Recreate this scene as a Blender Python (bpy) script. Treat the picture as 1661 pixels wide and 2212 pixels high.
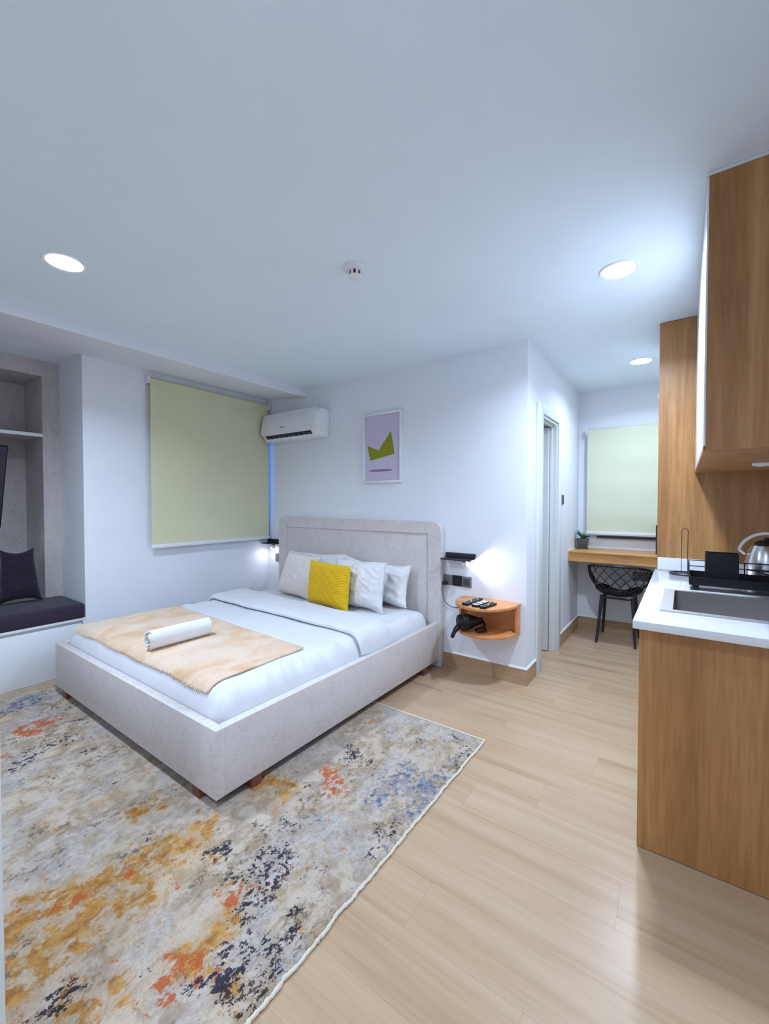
import bpy, bmesh, math, random
from mathutils import Vector, Matrix, noise
random.seed(7)
for o in list(bpy.data.objects): bpy.data.objects.remove(o)
scene = bpy.context.scene
COL = scene.collection
# ------------------------------------------------------------------ camera
cam_data = bpy.data.cameras.new('camera')
cam_data.sensor_fit = 'HORIZONTAL'; cam_data.sensor_width = 36
cam_data.lens = 899.078 / 1661 * 36
cam_data.clip_start = 0.02
cam = bpy.data.objects.new('camera', cam_data); COL.objects.link(cam)
cam.location = (0, 0, 1.334)
cam.rotation_euler = (math.radians(90 - 1.208), 0, math.radians(35.707))
scene.camera = cam
# ------------------------------------------------------------------ world (dusk sky, only seen through window gaps)
world = bpy.data.worlds.new('world'); scene.world = world; world.use_nodes = True
bg = world.node_tree.nodes['Background']
bg.inputs['Color'].default_value = (0.03, 0.26, 1.0, 1); bg.inputs['Strength'].default_value = 5.0
# ------------------------------------------------------------------ exposure
vs = scene.view_settings
vs.view_transform = 'Standard'; vs.look = 'None'; vs.gamma = 1.0; vs.use_curve_mapping = False
vs.exposure = 0.0
LIGHT_COL = (0.63, 0.775, 1.0)
DOWN_W = 32.0
# downlight places: three in view, the others belong to the same room behind the camera
DOWNLIGHTS = [(-2.47, 0.76, 1.0, 'round recessed ceiling downlight at the left, above the rug'),
              (-0.28, 2.415, 1.0, 'round recessed ceiling downlight near the wall cabinet'),
              (-0.30, 4.05, 0.46, 'round recessed ceiling downlight in the passage above the desk'),
              (-0.45, -0.45, 0.85, None), (-2.5, -0.95, 0.35, None)]
# ------------------------------------------------------------------ helpers
class MB:
    def __init__(s): s.v = []; s.f = []
    def add(s, vs_, fs):
        n = len(s.v); s.v += [tuple(p) for p in vs_]; s.f += [tuple(i + n for i in f) for f in fs]; return s
    def box(s, x0, x1, y0, y1, z0, z1):
        return s.add([(x0,y0,z0),(x1,y0,z0),(x1,y1,z0),(x0,y1,z0),(x0,y0,z1),(x1,y0,z1),(x1,y1,z1),(x0,y1,z1)],
                     [(0,3,2,1),(4,5,6,7),(0,1,5,4),(1,2,6,5),(2,3,7,6),(3,0,4,7)])
    def prism(s, poly, lo, hi, axis='z'):
        def P(a, b, c): return {'z': (a, b, c), 'x': (c, a, b), 'y': (a, c, b)}[axis]
        n = len(poly)
        return s.add([P(a, b, lo) for a, b in poly] + [P(a, b, hi) for a, b in poly],
                     [tuple(range(n))[::-1], tuple(range(n, 2*n))] + [(i, (i+1) % n, n+(i+1) % n, n+i) for i in range(n)])
    def lathe(s, prof, c=(0,0,0), seg=24, ax='z'):
        vv = []
        for r, h in prof:
            for k in range(seg):
                a = 2*math.pi*k/seg; p = (r*math.cos(a), r*math.sin(a), h)
                if ax == 'x': p = (p[2], p[0], p[1])
                if ax == 'y': p = (p[0], p[2], p[1])
                vv.append((p[0]+c[0], p[1]+c[1], p[2]+c[2]))
        ff = []
        for j in range(len(prof)-1):
            for k in range(seg):
                ff.append((j*seg+k, j*seg+(k+1) % seg, (j+1)*seg+(k+1) % seg, (j+1)*seg+k))
        ff.append(tuple(range(seg))[::-1]); ff.append(tuple(range((len(prof)-1)*seg, len(prof)*seg)))
        return s.add(vv, ff)
    def tube(s, pts, r, seg=8, closed=False, cap=True):
        pts = [Vector(p) for p in pts]; n = len(pts); vv = []
        rr = r if isinstance(r, (list, tuple)) else [r]*n
        prev = None
        for i, p in enumerate(pts):
            if closed: t = pts[(i+1) % n] - pts[i-1]
            else: t = pts[min(i+1, n-1)] - pts[max(i-1, 0)]
            t.normalize()
            if prev is None:
                u = t.orthogonal().normalized()
            else:
                u = (prev - t*prev.dot(t))
                u = u.normalized() if u.length > 1e-6 else t.orthogonal().normalized()
            prev = u; w = t.cross(u)
            for k in range(seg):
                a = 2*math.pi*k/seg
                vv.append(p + (u*math.cos(a) + w*math.sin(a))*rr[i])
        ff = []
        for i in range(n if closed else n-1):
            j = (i+1) % n
            for k in range(seg):
                ff.append((i*seg+k, i*seg+(k+1) % seg, j*seg+(k+1) % seg, j*seg+k))
        if not closed and cap:
            ff.append(tuple(range(seg))[::-1]); ff.append(tuple(range((n-1)*seg, n*seg)))
        return s.add(vv, ff)
    def grid(s, fn, nu, nv, closeu=False):
        vv = [fn(i/nu, j/nv) for j in range(nv+1) for i in range(nu+1)]
        w = nu+1
        return s.add(vv, [(j*w+i, j*w+i+1, (j+1)*w+i+1, (j+1)*w+i) for j in range(nv) for i in range(nu)])
    def xf(s, M, start=0):
        for i in range(start, len(s.v)): s.v[i] = tuple(M @ Vector(s.v[i]))
        return s

def wloc(o):
    p = Vector((0,0,0))
    while o: p += Vector(o.location); o = o.parent
    return p
def build(name, mb, mat, parent=None, bevel=0, seg=2, smooth=False, sub=0, label=None):
    me = bpy.data.meshes.new(name)
    xs = [p[0] for p in mb.v]; ys = [p[1] for p in mb.v]; zs = [p[2] for p in mb.v]
    org = Vector(((min(xs)+max(xs))/2, (min(ys)+max(ys))/2, min(zs)))
    me.from_pydata([Vector(p)-org for p in mb.v], [], mb.f)
    bm = bmesh.new(); bm.from_mesh(me)
    bmesh.ops.recalc_face_normals(bm, faces=bm.faces)
    if bevel:
        ed = [e for e in bm.edges if len(e.link_faces) == 2 and e.calc_face_angle() > 0.6]
        bmesh.ops.bevel(bm, geom=ed, offset=bevel, segments=seg, profile=0.5, affect='EDGES', clamp_overlap=True)
    bm.to_mesh(me); bm.free()
    if smooth or bevel:
        me.polygons.foreach_set('use_smooth', [True]*len(me.polygons))
        try: me.set_sharp_from_angle(angle=math.radians(40))
        except Exception: pass
    me.materials.append(mat)
    o = bpy.data.objects.new(name, me); COL.objects.link(o)
    if parent: o.parent = parent; o.location = org - wloc(parent)
    else: o.location = org
    if label: o['label'] = label
    if sub:
        m = o.modifiers.new('subdivision', 'SUBSURF'); m.levels = sub; m.render_levels = sub
    return o
def thing(name, label, cat, loc=(0,0,0), group=None):
    o = bpy.data.objects.new(name, None); COL.objects.link(o); o.location = loc; o.empty_display_size = 0.1
    o['label'] = label; o['category'] = cat
    if group: o['group'] = group
    return o
def tag(o, label, cat, group=None):
    o['label'] = label; o['category'] = cat
    if group: o['group'] = group
    return o
def struct(o): o['kind'] = 'structure'; return o
def Z(a, b, t): return a + (b-a)*t
def sstep(a, b, x):
    t = min(1, max(0, (x-a)/(b-a))); return t*t*(3-2*t)
def nz(x, y, z, o=4): return noise.fractal(Vector((x, y, z)), 0.9, 2.0, o)
def rot_about(c, rx=0, ry=0, rz=0):
    return Matrix.Translation(c) @ Matrix.Rotation(rz, 4, 'Z') @ Matrix.Rotation(ry, 4, 'Y') @ Matrix.Rotation(rx, 4, 'X') @ Matrix.Translation(-Vector(c))
def rrect(x0, x1, z0, z1, r, seg=6):
    pts = []
    for cx, cz, a0 in ((x1-r, z1-r, 0), (x0+r, z1-r, 90), (x0+r, z0+r, 180), (x1-r, z0+r, 270)):
        for k in range(seg+1):
            a = math.radians(a0 + 90*k/seg); pts.append((cx+r*math.cos(a), cz+r*math.sin(a)))
    return pts
# ------------------------------------------------------------------ materials
def mat(name, col, rough=0.5, metal=0.0, spec=0.5, emit=None, estr=0, coat=0):
    m = bpy.data.materials.new(name); m.use_nodes = True
    b = m.node_tree.nodes['Principled BSDF']
    b.inputs['Base Color'].default_value = (*col, 1); b.inputs['Roughness'].default_value = rough
    b.inputs['Metallic'].default_value = metal; b.inputs['Specular IOR Level'].default_value = spec
    b.inputs['Coat Weight'].default_value = coat
    if emit: b.inputs['Emission Color'].default_value = (*emit, 1); b.inputs['Emission Strength'].default_value = estr
    return m
class NT:
    def __init__(s, m): s.t = m.node_tree; s.b = s.t.nodes['Principled BSDF']
    def n(s, typ, **kw):
        x = s.t.nodes.new(typ)
        for k, v in kw.items(): setattr(x, k, v)
        return x
    def l(s, a, b): s.t.links.new(a, b)
    def coord(s, kind='Object', scale=(1,1,1), rand=False):
        tc = s.n('ShaderNodeTexCoord'); mp = s.n('ShaderNodeMapping'); mp.inputs['Scale'].default_value = scale
        src = tc.outputs[kind] if kind != 'Position' else s.n('ShaderNodeNewGeometry').outputs['Position']
        if rand:
            oi = s.n('ShaderNodeObjectInfo'); mu = s.n('ShaderNodeVectorMath', operation='MULTIPLY_ADD')
            s.l(oi.outputs['Random'], mu.inputs[0]); mu.inputs[1].default_value = (37, 53, 71)
            s.l(src, mu.inputs[2]); src = mu.outputs[0]
        s.l(src, mp.inputs['Vector']); return mp.outputs['Vector']
    def noise(s, vec, scale, detail=4, rough=0.55, dist=0):
        x = s.n('ShaderNodeTexNoise'); x.inputs['Scale'].default_value = scale; x.inputs['Detail'].default_value = detail
        x.inputs['Roughness'].default_value = rough; x.inputs['Distortion'].default_value = dist
        s.l(vec, x.inputs['Vector']); return x.outputs['Fac']
    def ramp(s, fac, stops, interp='LINEAR'):
        r = s.n('ShaderNodeValToRGB'); r.color_ramp.interpolation = interp; e = r.color_ramp.elements
        while len(e) < len(stops): e.new(0.5)
        for q, (p, c) in zip(e, stops): q.position = p; q.color = (*c, 1) if len(c) == 3 else c
        s.l(fac, r.inputs['Fac']); return r.outputs['Color']
    def mix(s, fac, a, b, mode='MIX'):
        x = s.n('ShaderNodeMix', data_type='RGBA', blend_type=mode)
        for v, i in ((fac, 0), (a, 6), (b, 7)):
            if isinstance(v, (int, float)): x.inputs[i].default_value = v
            elif isinstance(v, tuple): x.inputs[i].default_value = (*v, 1)
            else: s.l(v, x.inputs[i])
        return x.outputs[2]
    def math(s, op, a, b=0.0, c=None, clamp=False):
        x = s.n('ShaderNodeMath', operation=op, use_clamp=clamp)
        for i, v in enumerate((a, b) if c is None else (a, b, c)):
            if isinstance(v, (int, float)): x.inputs[i].default_value = v
            else: s.l(v, x.inputs[i])
        return x.outputs[0]
    def bump(s, h, strength=0.1, dist=0.01):
        b = s.n('ShaderNodeBump'); b.inputs['Strength'].default_value = strength; b.inputs['Distance'].default_value = dist
        s.l(h, b.inputs['Height']); s.l(b.outputs['Normal'], s.b.inputs['Normal'])
    def col(s, c): s.l(c, s.b.inputs['Base Color'])

def paint(name, col, rough=0.6, amt=0.03):
    m = mat(name, col, rough, spec=0.3); t = NT(m)
    v = t.coord('Position'); n = t.noise(v, 3.0, 3)
    t.col(t.ramp(n, [(0.3, tuple(c*(1-amt) for c in col)), (0.7, col)]))
    t.bump(t.noise(v, 220, 2), 0.03, 0.002); return m
def woodm(name, cols, rough, scale, rand=True, kind='Object', bumps=0.02, fine=1.0):
    m = mat(name, cols[1], rough); t = NT(m)
    v = t.coord(kind, scale, rand)
    n1 = t.noise(v, 1.0, 5, 0.6, 0.6)
    base = t.ramp(n1, [(0.28, cols[0]), (0.5, cols[1]), (0.72, cols[2])])
    v2 = t.coord(kind, tuple(c*8*fine for c in scale), rand)
    n2 = t.noise(v2, 1.0, 4, 0.65)
    t.col(t.mix(0.55, base, t.ramp(n2, [(0.3, (0.62,0.6,0.58)), (0.62, (1,1,1))]), 'MULTIPLY'))
    t.bump(n2, 0.08, bumps*0.1); return m
def clothm(name, col, rough=0.85, bs=0.12, sc=400, amt=0.06):
    m = mat(name, col, rough, spec=0.2); t = NT(m); v = t.coord('Object')
    t.col(t.ramp(t.noise(v, 9, 4), [(0.3, tuple(c*(1-amt) for c in col)), (0.7, col)]))
    t.bump(t.noise(v, sc, 2), bs, 0.003)
    t.b.inputs['Sheen Weight'].default_value = 0.15; return m
M = {}
M['wall'] = paint('wall_paint', (0.815, 0.838, 0.885))
M['ceiling'] = paint('ceiling_paint', (0.82, 0.92, 0.99))
M['white'] = mat('white_plastic', (0.82, 0.83, 0.85), 0.35)
M['gloss_white'] = mat('white_gloss', (0.78, 0.80, 0.82), 0.32)
M['door'] = paint('door_paint', (0.78, 0.81, 0.81), 0.45)
M['quartz'] = mat('white_quartz', (0.74, 0.755, 0.77), 0.10)
M['black'] = mat('black_plastic', (0.007, 0.007, 0.011), 0.45, spec=0.35)
M['blackmetal'] = mat('black_metal', (0.016, 0.014, 0.022), 0.38)
M['dark'] = mat('dark_cavity', (0.02, 0.02, 0.035), 0.6)
M['grey'] = mat('grey_plastic', (0.16, 0.16, 0.18), 0.4)
M['steel'] = mat('brushed_steel', (0.62, 0.62, 0.63), 0.24, 1.0)
M['rimsteel'] = mat('satin_steel', (0.50, 0.50, 0.51), 0.45, 0.75)
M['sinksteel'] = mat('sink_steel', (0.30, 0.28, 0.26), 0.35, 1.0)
M['wood'] = woodm('walnut_laminate', ((0.30,0.128,0.040), (0.45,0.213,0.070), (0.56,0.30,0.115)), 0.38, (11,11,0.7))
M['desk'] = woodm('oak_laminate', ((0.50,0.23,0.07), (0.62,0.31,0.10), (0.70,0.39,0.14)), 0.35, (1.2,12,12))
M['cherry'] = woodm('cherry_laminate', ((0.62,0.24,0.08), (0.71,0.30,0.105), (0.77,0.36,0.14)), 0.32, (1.5,10,10))
M['redwood'] = woodm('dark_red_wood', ((0.10,0.03,0.02), (0.17,0.055,0.035), (0.22,0.08,0.05)), 0.5, (9,9,1))
M['sheet'] = clothm('white_sheet', (0.76, 0.765, 0.79), bs=0.05)
M['pillow'] = clothm('white_pillowcase', (0.80, 0.785, 0.79), bs=0.05)
M['yellow'] = clothm('yellow_knit', (0.80, 0.50, 0.012), bs=0.2)
M['cream'] = clothm('cream_knit', (0.76, 0.69, 0.63), bs=0.2)
M['towel'] = clothm('white_terry', (0.86, 0.86, 0.88), bs=0.5, sc=250)
M['cushion'] = clothm('plum_upholstery', (0.040, 0.026, 0.046), bs=0.1)
M['plum'] = clothm('plum_ribbed', (0.022, 0.013, 0.028), bs=0.2)
def m_floor():
    m = mat('oak_tile', (0.6,0.44,0.3), 0.27); t = NT(m)
    v = t.coord('Position', (0.6, 15, 1), True); n = t.noise(v, 1.0, 4, 0.5, 0.5)
    base = t.ramp(n, [(0.26, (0.40,0.258,0.147)), (0.45, (0.485,0.330,0.202)), (0.64, (0.52,0.366,0.235))])
    v2 = t.coord('Position', (6, 110, 1), True); n2 = t.noise(v2, 1.0, 3, 0.6)
    t.col(t.mix(0.35, base, t.ramp(n2, [(0.3, (0.80,0.77,0.74)), (0.6, (1,1,1))]), 'MULTIPLY'))
    t.bump(n2, 0.05, 0.001); return m
M['plank'] = m_floor()
M['grout'] = mat('floor_joint', (0.50, 0.33, 0.19), 0.8)
M['skirting'] = woodm('tile_skirting', ((0.40,0.255,0.14), (0.48,0.31,0.175), (0.55,0.37,0.22)), 0.35, (1.2,1.2,14), kind='Position', rand=False)
def m_stone(name, dark, mid, light):
    m = mat(name, mid, 0.6, spec=0.3); t = NT(m); g = lambda a, b: [(a, (0,0,0)), (b, (1,1,1))]
    h = t.noise(t.coord('Position', (38, 38, 150)), 1.0, 4, 0.7, 0.3); w_ = t.noise(t.coord('Position', (150, 150, 34)), 1.0, 4, 0.7, 0.3)
    blot = t.noise(t.coord('Position', (11, 11, 8)), 1.0, 5, 0.7, 0.4)
    x = t.math('ADD', t.math('MULTIPLY', h, 0.45), t.math('ADD', t.math('MULTIPLY', w_, 0.3), t.math('MULTIPLY', blot, 0.25)))
    t.col(t.ramp(x, [(0.36, dark), (0.47, mid), (0.60, light)])); t.bump(x, 0.08, 0.002); return m
M['bedboard'] = m_stone('pale_linen_laminate', (0.47,0.415,0.39), (0.65,0.595,0.57), (0.70,0.66,0.65))
M['alcove'] = m_stone('grey_linen_laminate', (0.37,0.325,0.31), (0.54,0.49,0.47), (0.61,0.57,0.56))
def m_blind(name, col):
    m = mat(name, col, 0.8, spec=0.2); t = NT(m)
    v = t.coord('Position', (700, 700, 90)); t.bump(t.noise(v, 1.0, 2), 0.08, 0.001)
    t.col(t.ramp(t.noise(t.coord('Position'), 2.0, 3), [(0.3, tuple(c*0.95 for c in col)), (0.7, col)])); return m
M['blind'] = m_blind('olive_blind_fabric', (0.70, 0.69, 0.455))
M['blind2'] = m_blind('pale_blind_fabric', (0.71, 0.73, 0.555))
def m_blanket():
    m = mat('peach_fleece', (0.8,0.6,0.45), 0.9, spec=0.1); t = NT(m)
    v = t.coord('Object', (3.0, 2.0, 1)); n = t.noise(v, 2.0, 6, 0.62, 0.6)
    t.col(t.ramp(n, [(0.36, (0.70,0.43,0.24)), (0.5, (0.77,0.56,0.39)), (0.64, (0.79,0.63,0.50))]))
    t.bump(t.noise(t.coord('Object', (1, 0.4, 1)), 260, 3), 0.5, 0.005)
    t.b.inputs['Sheen Weight'].default_value = 0.3; return m
M['blanket'] = m_blanket()
M['lens'] = mat('lamp_lens', (1,1,1), 0.4, emit=(0.93,0.96,1.0), estr=30)
M['led'] = mat('reading_lens', (1,1,1), 0.4, emit=(0.93,0.90,1.0), estr=20)
M['leaf'] = mat('green_leaf', (0.012, 0.16, 0.065), 0.4)
M['leaf_light'] = mat('light_green_leaf', (0.07, 0.30, 0.05), 0.4)
M['pot'] = mat('grey_pot', (0.085, 0.085, 0.10), 0.6)
M['paper'] = mat('lavender_print', (0.60, 0.53, 0.68), 0.5)
M['olive'] = mat('olive_print', (0.25, 0.27, 0.004), 0.5)
M['violet'] = mat('violet_print', (0.24, 0.16, 0.32), 0.5)
M['glass'] = mat('window_glass', (0.9,0.95,1.0), 0.02); M['glass'].node_tree.nodes['Principled BSDF'].inputs['Transmission Weight'].default_value = 1.0
M['screen'] = mat('tv_screen', (0.01, 0.012, 0.03), 0.15)
M['cord'] = mat('dark_cord', (0.05, 0.045, 0.06), 0.5)
M['redled'] = mat('red_indicator', (0.25, 0.03, 0.06), 0.4)
M['fringe'] = clothm('cream_binding', (0.70, 0.62, 0.50), bs=0.6, sc=160)

# ------------------------------------------------------------------ room numbers (metres; camera stands at x=0, y=0)
XL, YB, XC, YH, HC = -3.816, 3.053, -0.923, 4.871, 2.51
XR, YF, XA = 0.50, -1.60, -4.80
YN = 1.274
# ------------------------------------------------------------------ floor, ceiling, walls
floor = struct(build('floor', MB().box(-5.0, 0.65, -1.75, 5.02, -0.10, -0.008), M['grout']))
pm = bpy.data.meshes.new('plank')
b_ = MB().box(0, 1, 0, 1, -0.008, 0); pm.from_pydata(b_.v, [], b_.f); pm.materials.append(M['plank'])
PW, PL = 0.191, 1.20
row = -17
while True:
    y0 = 1.457 + row*PW
    row += 1
    if y0 + PW < YF: continue
    if y0 > YH: break
    off = {1.457: -0.16, 1.648: -0.78, 1.266: -0.98, 1.075: -0.70}.get(round(y0, 3), -0.16 - ((row*0.431) % 1.0)*PL)
    x = off - 5*PL
    while x < XR:
        a, b = max(x, -3.90), min(x+PL, XR+0.02); ya, yb = max(y0, YF), min(y0+PW, YH+0.02)
        if y0 > 3.4: a = max(a, -2.0)
        if b - a > 0.03 and yb - ya > 0.02:
            o = bpy.data.objects.new('plank', pm); COL.objects.link(o); o.parent = floor
            o.location = Vector((a+0.0002, ya+0.0002, 0)) - wloc(floor); o.scale = (b-a-0.0004, yb-ya-0.0004, 1)
        x += PL
ceiling = struct(build('ceiling', MB().box(-5.0, 0.65, -1.75, 5.02, HC, HC+0.12), M['ceiling']))
struct(build('trim_1', MB().prism([(-3.185, HC), (-3.185, 2.437), (-3.193, 2.431), (XL, 2.488), (XL, HC)], YF, YB, 'y'), M['wall']))
# left wall with window opening beside the back corner, and the return of the alcove
WY0, WY1, WZ0, WZ1 = 2.05, 3.02, 1.08, 2.20
wl = MB()
wl.box(XL-0.22, XL, YN, WY0, 0, HC).box(XL-0.22, XL, WY1, YB+0.15, 0, HC)
wl.box(XL-0.22, XL, WY0, WY1, 0, WZ0).box(XL-0.22, XL, WY0, WY1, WZ1, HC)
wl.box(XA-0.15, XL-0.22, YN, YN+0.16, 0, HC)
struct(build('wall_left', wl, M['wall']))
struct(build('wall_alcove', MB().box(XA-0.15, XA, YF, YN, 0, HC).box(XA, XL, YF-0.0, -0.30, 0, HC), M['wall']))
struct(build('wall_back', MB().box(XL, XC, YB, YB+0.15, 0, HC), M['wall']))
DY0, DY1, DZ = 3.42, 3.935, 2.045
wh = MB().box(XC-0.15, XC, YB+0.15, DY0, 0, HC).box(XC-0.15, XC, DY1, YH+0.15, 0, HC).box(XC-0.15, XC, DY0, DY1, DZ, HC)
struct(build('wall_passage', wh, M['wall']))
# bathroom shell behind the doorway
bw = MB().box(-2.35, -2.25, YB+0.15, 5.02, 0, HC).box(-2.25, XC-0.15, 4.92, 5.02, 0, HC)
struct(build('wall_bathroom', bw, M['wall']))
HX0, HX1, HZ0, HZ1 = -0.58, 0.30, 1.16, 1.94
w2 = MB().box(XC-0.15, HX0, YH, YH+0.15, 0, HC).box(HX1, XR+0.15, YH, YH+0.15, 0, HC)
w2.box(HX0, HX1, YH, YH+0.15, 0, HZ0).box(HX0, HX1, YH, YH+0.15, HZ1, HC)
struct(build('wall_far', w2, M['wall']))
struct(build('wall_right', MB().box(XR, XR+0.15, YF, YH, 0, HC), M['wall']))
struct(build('wall_front', MB().box(-5.0, XR+0.15, YF-0.15, YF, 0, HC), M['wall']))
# skirtings of tile with a white bead of filler on top
def skirting(name, a, b, nrm, h=0.118, t=0.012):
    a, b = Vector((*a, 0)), Vector((*b, 0)); n = Vector((*nrm, 0))
    def strip(z0, z1, t0, t1):
        m = MB(); vs_ = []
        for p in (a, b):
            vs_ += [p + Vector((0,0,z0)), p + n*t0 + Vector((0,0,z0)), p + n*t1 + Vector((0,0,z1)), p + Vector((0,0,z1))]
        m.add(vs_, [(0,1,2,3), (4,7,6,5), (0,4,5,1), (1,5,6,2), (2,6,7,3), (3,7,4,0)]); return m
    o = struct(build(name, strip(0, h, t, t), M['skirting']))
    build('filler_bead', strip(h, h+0.014, t, 0.002), M['white'], o)
    return o
skirting('baseboard_back', (-1.59, YB), (XC+0.012, YB), (0,-1))
skirting('baseboard_corner', (XC, YB), (XC, 3.285), (1,0))
skirting('baseboard_passage', (XC, 4.04), (XC, YH), (1,0))
skirting('baseboard_far', (XC, YH), (XR, YH), (0,-1))
skirting('baseboard_left', (XL, YN), (XL, YB), (1,0))
# windows behind the blinds
w = struct(build('window_1', MB().box(XL-0.16, XL-0.10, WY0, WY0+0.05, WZ0, WZ1).box(XL-0.16, XL-0.10, WY1-0.05, WY1, WZ0, WZ1)
     .box(XL-0.16, XL-0.10, WY0+0.05, WY1-0.05, WZ0, WZ0+0.05).box(XL-0.16, XL-0.10, WY0+0.05, WY1-0.05, WZ1-0.05, WZ1), M['blackmetal']))
build('pane', MB().box(XL-0.134, XL-0.128, WY0+0.05, WY1-0.05, WZ0+0.05, WZ1-0.05), M['glass'], w)
w = struct(build('window_2', MB().box(HX0, HX0+0.04, YH+0.03, YH+0.09, HZ0, HZ1).box(HX1-0.04, HX1, YH+0.03, YH+0.09, HZ0, HZ1)
     .box(HX0, HX1, YH+0.03, YH+0.09, HZ0, HZ0+0.04).box(HX0, HX1, YH+0.03, YH+0.09, HZ1-0.04, HZ1), M['blackmetal']))
build('pane', MB().box(HX0+0.04, HX1-0.04, YH+0.057, YH+0.063, HZ0+0.04, HZ1-0.04), M['glass'], w)
build('lower_rail', MB().box(-0.737, 0.40, YH-0.03, YH, 0.972, 0.990), M['blackmetal'], w, label='thin dark rail under the blind')
# doorway frame and open leaf
fr = MB()
fr.box(XC, XC+0.016, 3.285, DY0, 0, 2.115).box(XC, XC+0.016, DY1, 4.035, 0, 2.115).box(XC, XC+0.016, DY0, DY1, DZ, 2.115)
fr.box(XC-0.15, XC, DY0, DY0+0.02, 0, DZ).box(XC-0.15, XC, DY1-0.02, DY1, 0, DZ).box(XC-0.15, XC, DY0+0.02, DY1-0.02, DZ-0.02, DZ)
fr.box(XC-0.055, XC-0.035, DY1-0.034, DY1-0.02, 0, DZ-0.02).box(XC-0.055, XC-0.035, DY0+0.02, DY1-0.02, DZ-0.034, DZ-0.02)
struct(build('trim_2', fr, M['door'], bevel=0.003))
d1 = struct(build('door_1', MB().box(-1.63, XC-0.06, DY1-0.060, DY1-0.024, 0.008, DZ-0.04), M['door'], bevel=0.002))
build('door_handle', MB().tube([(-1.56, DY1-0.060, 1.02), (-1.56, DY1-0.10, 1.02), (-1.45, DY1-0.105, 1.02)], 0.009, 10), M['steel'], d1, smooth=True)
# leaf of the entrance door standing open beside the camera (its edge shows at the lower left)
d2 = struct(build('door_2', MB().box(-1.085, -1.045, -0.60, 0.208, 0.008, 2.06), M['door'], bevel=0.002))
build('door_handle', MB().tube([(-1.045, 0.13, 1.02), (-1.005, 0.13, 1.02), (-1.0, 0.02, 1.02)], 0.009, 10), M['steel'], d2, smooth=True)

# ------------------------------------------------------------------ ceiling fittings
D = math.radians
for x, y, k, lab in DOWNLIGHTS:
    t = thing('downlight', lab or ('round recessed ceiling downlight behind the viewer, ' + ('right' if x > -1 else 'left')), 'ceiling light', (x, y, HC), 'recessed ceiling downlights')
    build('trim_ring', MB().lathe([(0.076, HC-0.004), (0.088, HC-0.006), (0.092, HC-0.001), (0.092, HC), (0.076, HC)], (x, y, 0), 40), M['white'], t, smooth=True)
    build('lens', MB().lathe([(0.075, HC-0.0042), (0.075, HC-0.0005)], (x, y, 0), 40), M['lens'], t)
    ld = bpy.data.lights.new('downlight_beam', 'AREA'); ld.shape = 'DISK'; ld.size = 0.15; ld.spread = D(150); ld.energy = DOWN_W*k; ld.color = LIGHT_COL
    lo = bpy.data.objects.new('downlight_beam', ld); COL.objects.link(lo); lo.parent = t; lo.location = (0, 0, -0.008)
t = thing('smoke_detector', 'small white domed smoke detector on the ceiling with dark slots', 'smoke detector', (-1.345, 1.62, HC))
sx, sy = -1.345, 1.62
build('base_plate', MB().lathe([(0.054, HC), (0.055, HC-0.012), (0.050, HC-0.020), (0.034, HC-0.024)], (sx, sy, 0), 32), M['white'], t, smooth=True)
build('sensor_chamber', MB().lathe([(0.030, HC-0.022), (0.030, HC-0.044)], (sx, sy, 0), 24), M['dark'], t)
for k in range(8):
    a = math.radians(k*45+12)
    m = MB().box(0.0295, 0.0345, -0.006, 0.006, HC-0.046, HC-0.022); m.xf(Matrix.Translation((sx, sy, 0)) @ Matrix.Rotation(a, 4, 'Z'))
    build('slot_rib', m, M['white'], t)
build('cap', MB().lathe([(0.034, HC-0.044), (0.033, HC-0.050), (0.022, HC-0.054), (0.0, HC-0.055)], (sx, sy, 0), 32), M['white'], t, smooth=True)
# ------------------------------------------------------------------ roller blinds
def roller(name, lab, axis, a0, a1, wall, sgn, ztop, zbot, fm, chain_at, group):
    """axis 'y': blind on a wall x=wall; axis 'x': on a wall y=wall; sgn points into the room"""
    c = wall + sgn*0.034
    def P(a, d, z): return (d, a, z) if axis == 'y' else (a, d, z)
    t = thing(name, lab, 'blind', P((a0+a1)/2, c, zbot), group)
    def bx(a_0, a_1, d0, d1, z0, z1):
        d0, d1 = min(d0, d1), max(d0, d1)
        return MB().box(d0, d1, a_0, a_1, z0, z1) if axis == 'y' else MB().box(a_0, a_1, d0, d1, z0, z1)
    r = 0.026; zc = ztop - r
    m = MB().lathe([(r, a0+0.012), (r, a1-0.012)], (0,0,0), 24, 'y' if axis == 'y' else 'x')
    m.xf(Matrix.Translation((c, 0, zc) if axis == 'y' else (0, c, zc)))
    build('roller_tube', m, fm, t, smooth=True)
    fd = c + sgn*(r-0.002)
    nu, nv = 30, 40
    fb = MB().grid(lambda u, v: P(Z(a0+0.014, a1-0.014, u), fd + 0.0015*math.sin(v*23+u*2), Z(zbot+0.03, zc, v)), nu, nv)
    n0 = len(fb.v); fb.add([P(p[1] if axis == 'y' else p[0], (p[0] if axis == 'y' else p[1]) - sgn*0.0015, p[2]) for p in fb.v], [tuple(reversed(f)) for f in fb.f])
    build('fabric', fb, fm, t, smooth=True)
    build('bottom_rail', bx(a0+0.010, a1-0.010, fd-0.009, fd+0.009, zbot, zbot+0.034), M['gloss_white'], t, bevel=0.004)
    build('rail_lip', bx(a0+0.010, a1-0.010, fd-0.011, fd+0.011, zbot+0.014, zbot+0.018), M['white'], t)
    for e in (a0, a1-0.010):
        build('bracket', bx(e, e+0.010, wall, wall+sgn*0.075, ztop-0.06, ztop+0.006), M['white'], t, bevel=0.003)
    if chain_at is not None:
        for q in (-0.010, 0.010):
            build('chain', MB().tube([P(chain_at, c+q, zc), P(chain_at, c+q, zbot+0.25)], 0.0022, 6), M['white'], t)
    return t
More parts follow.
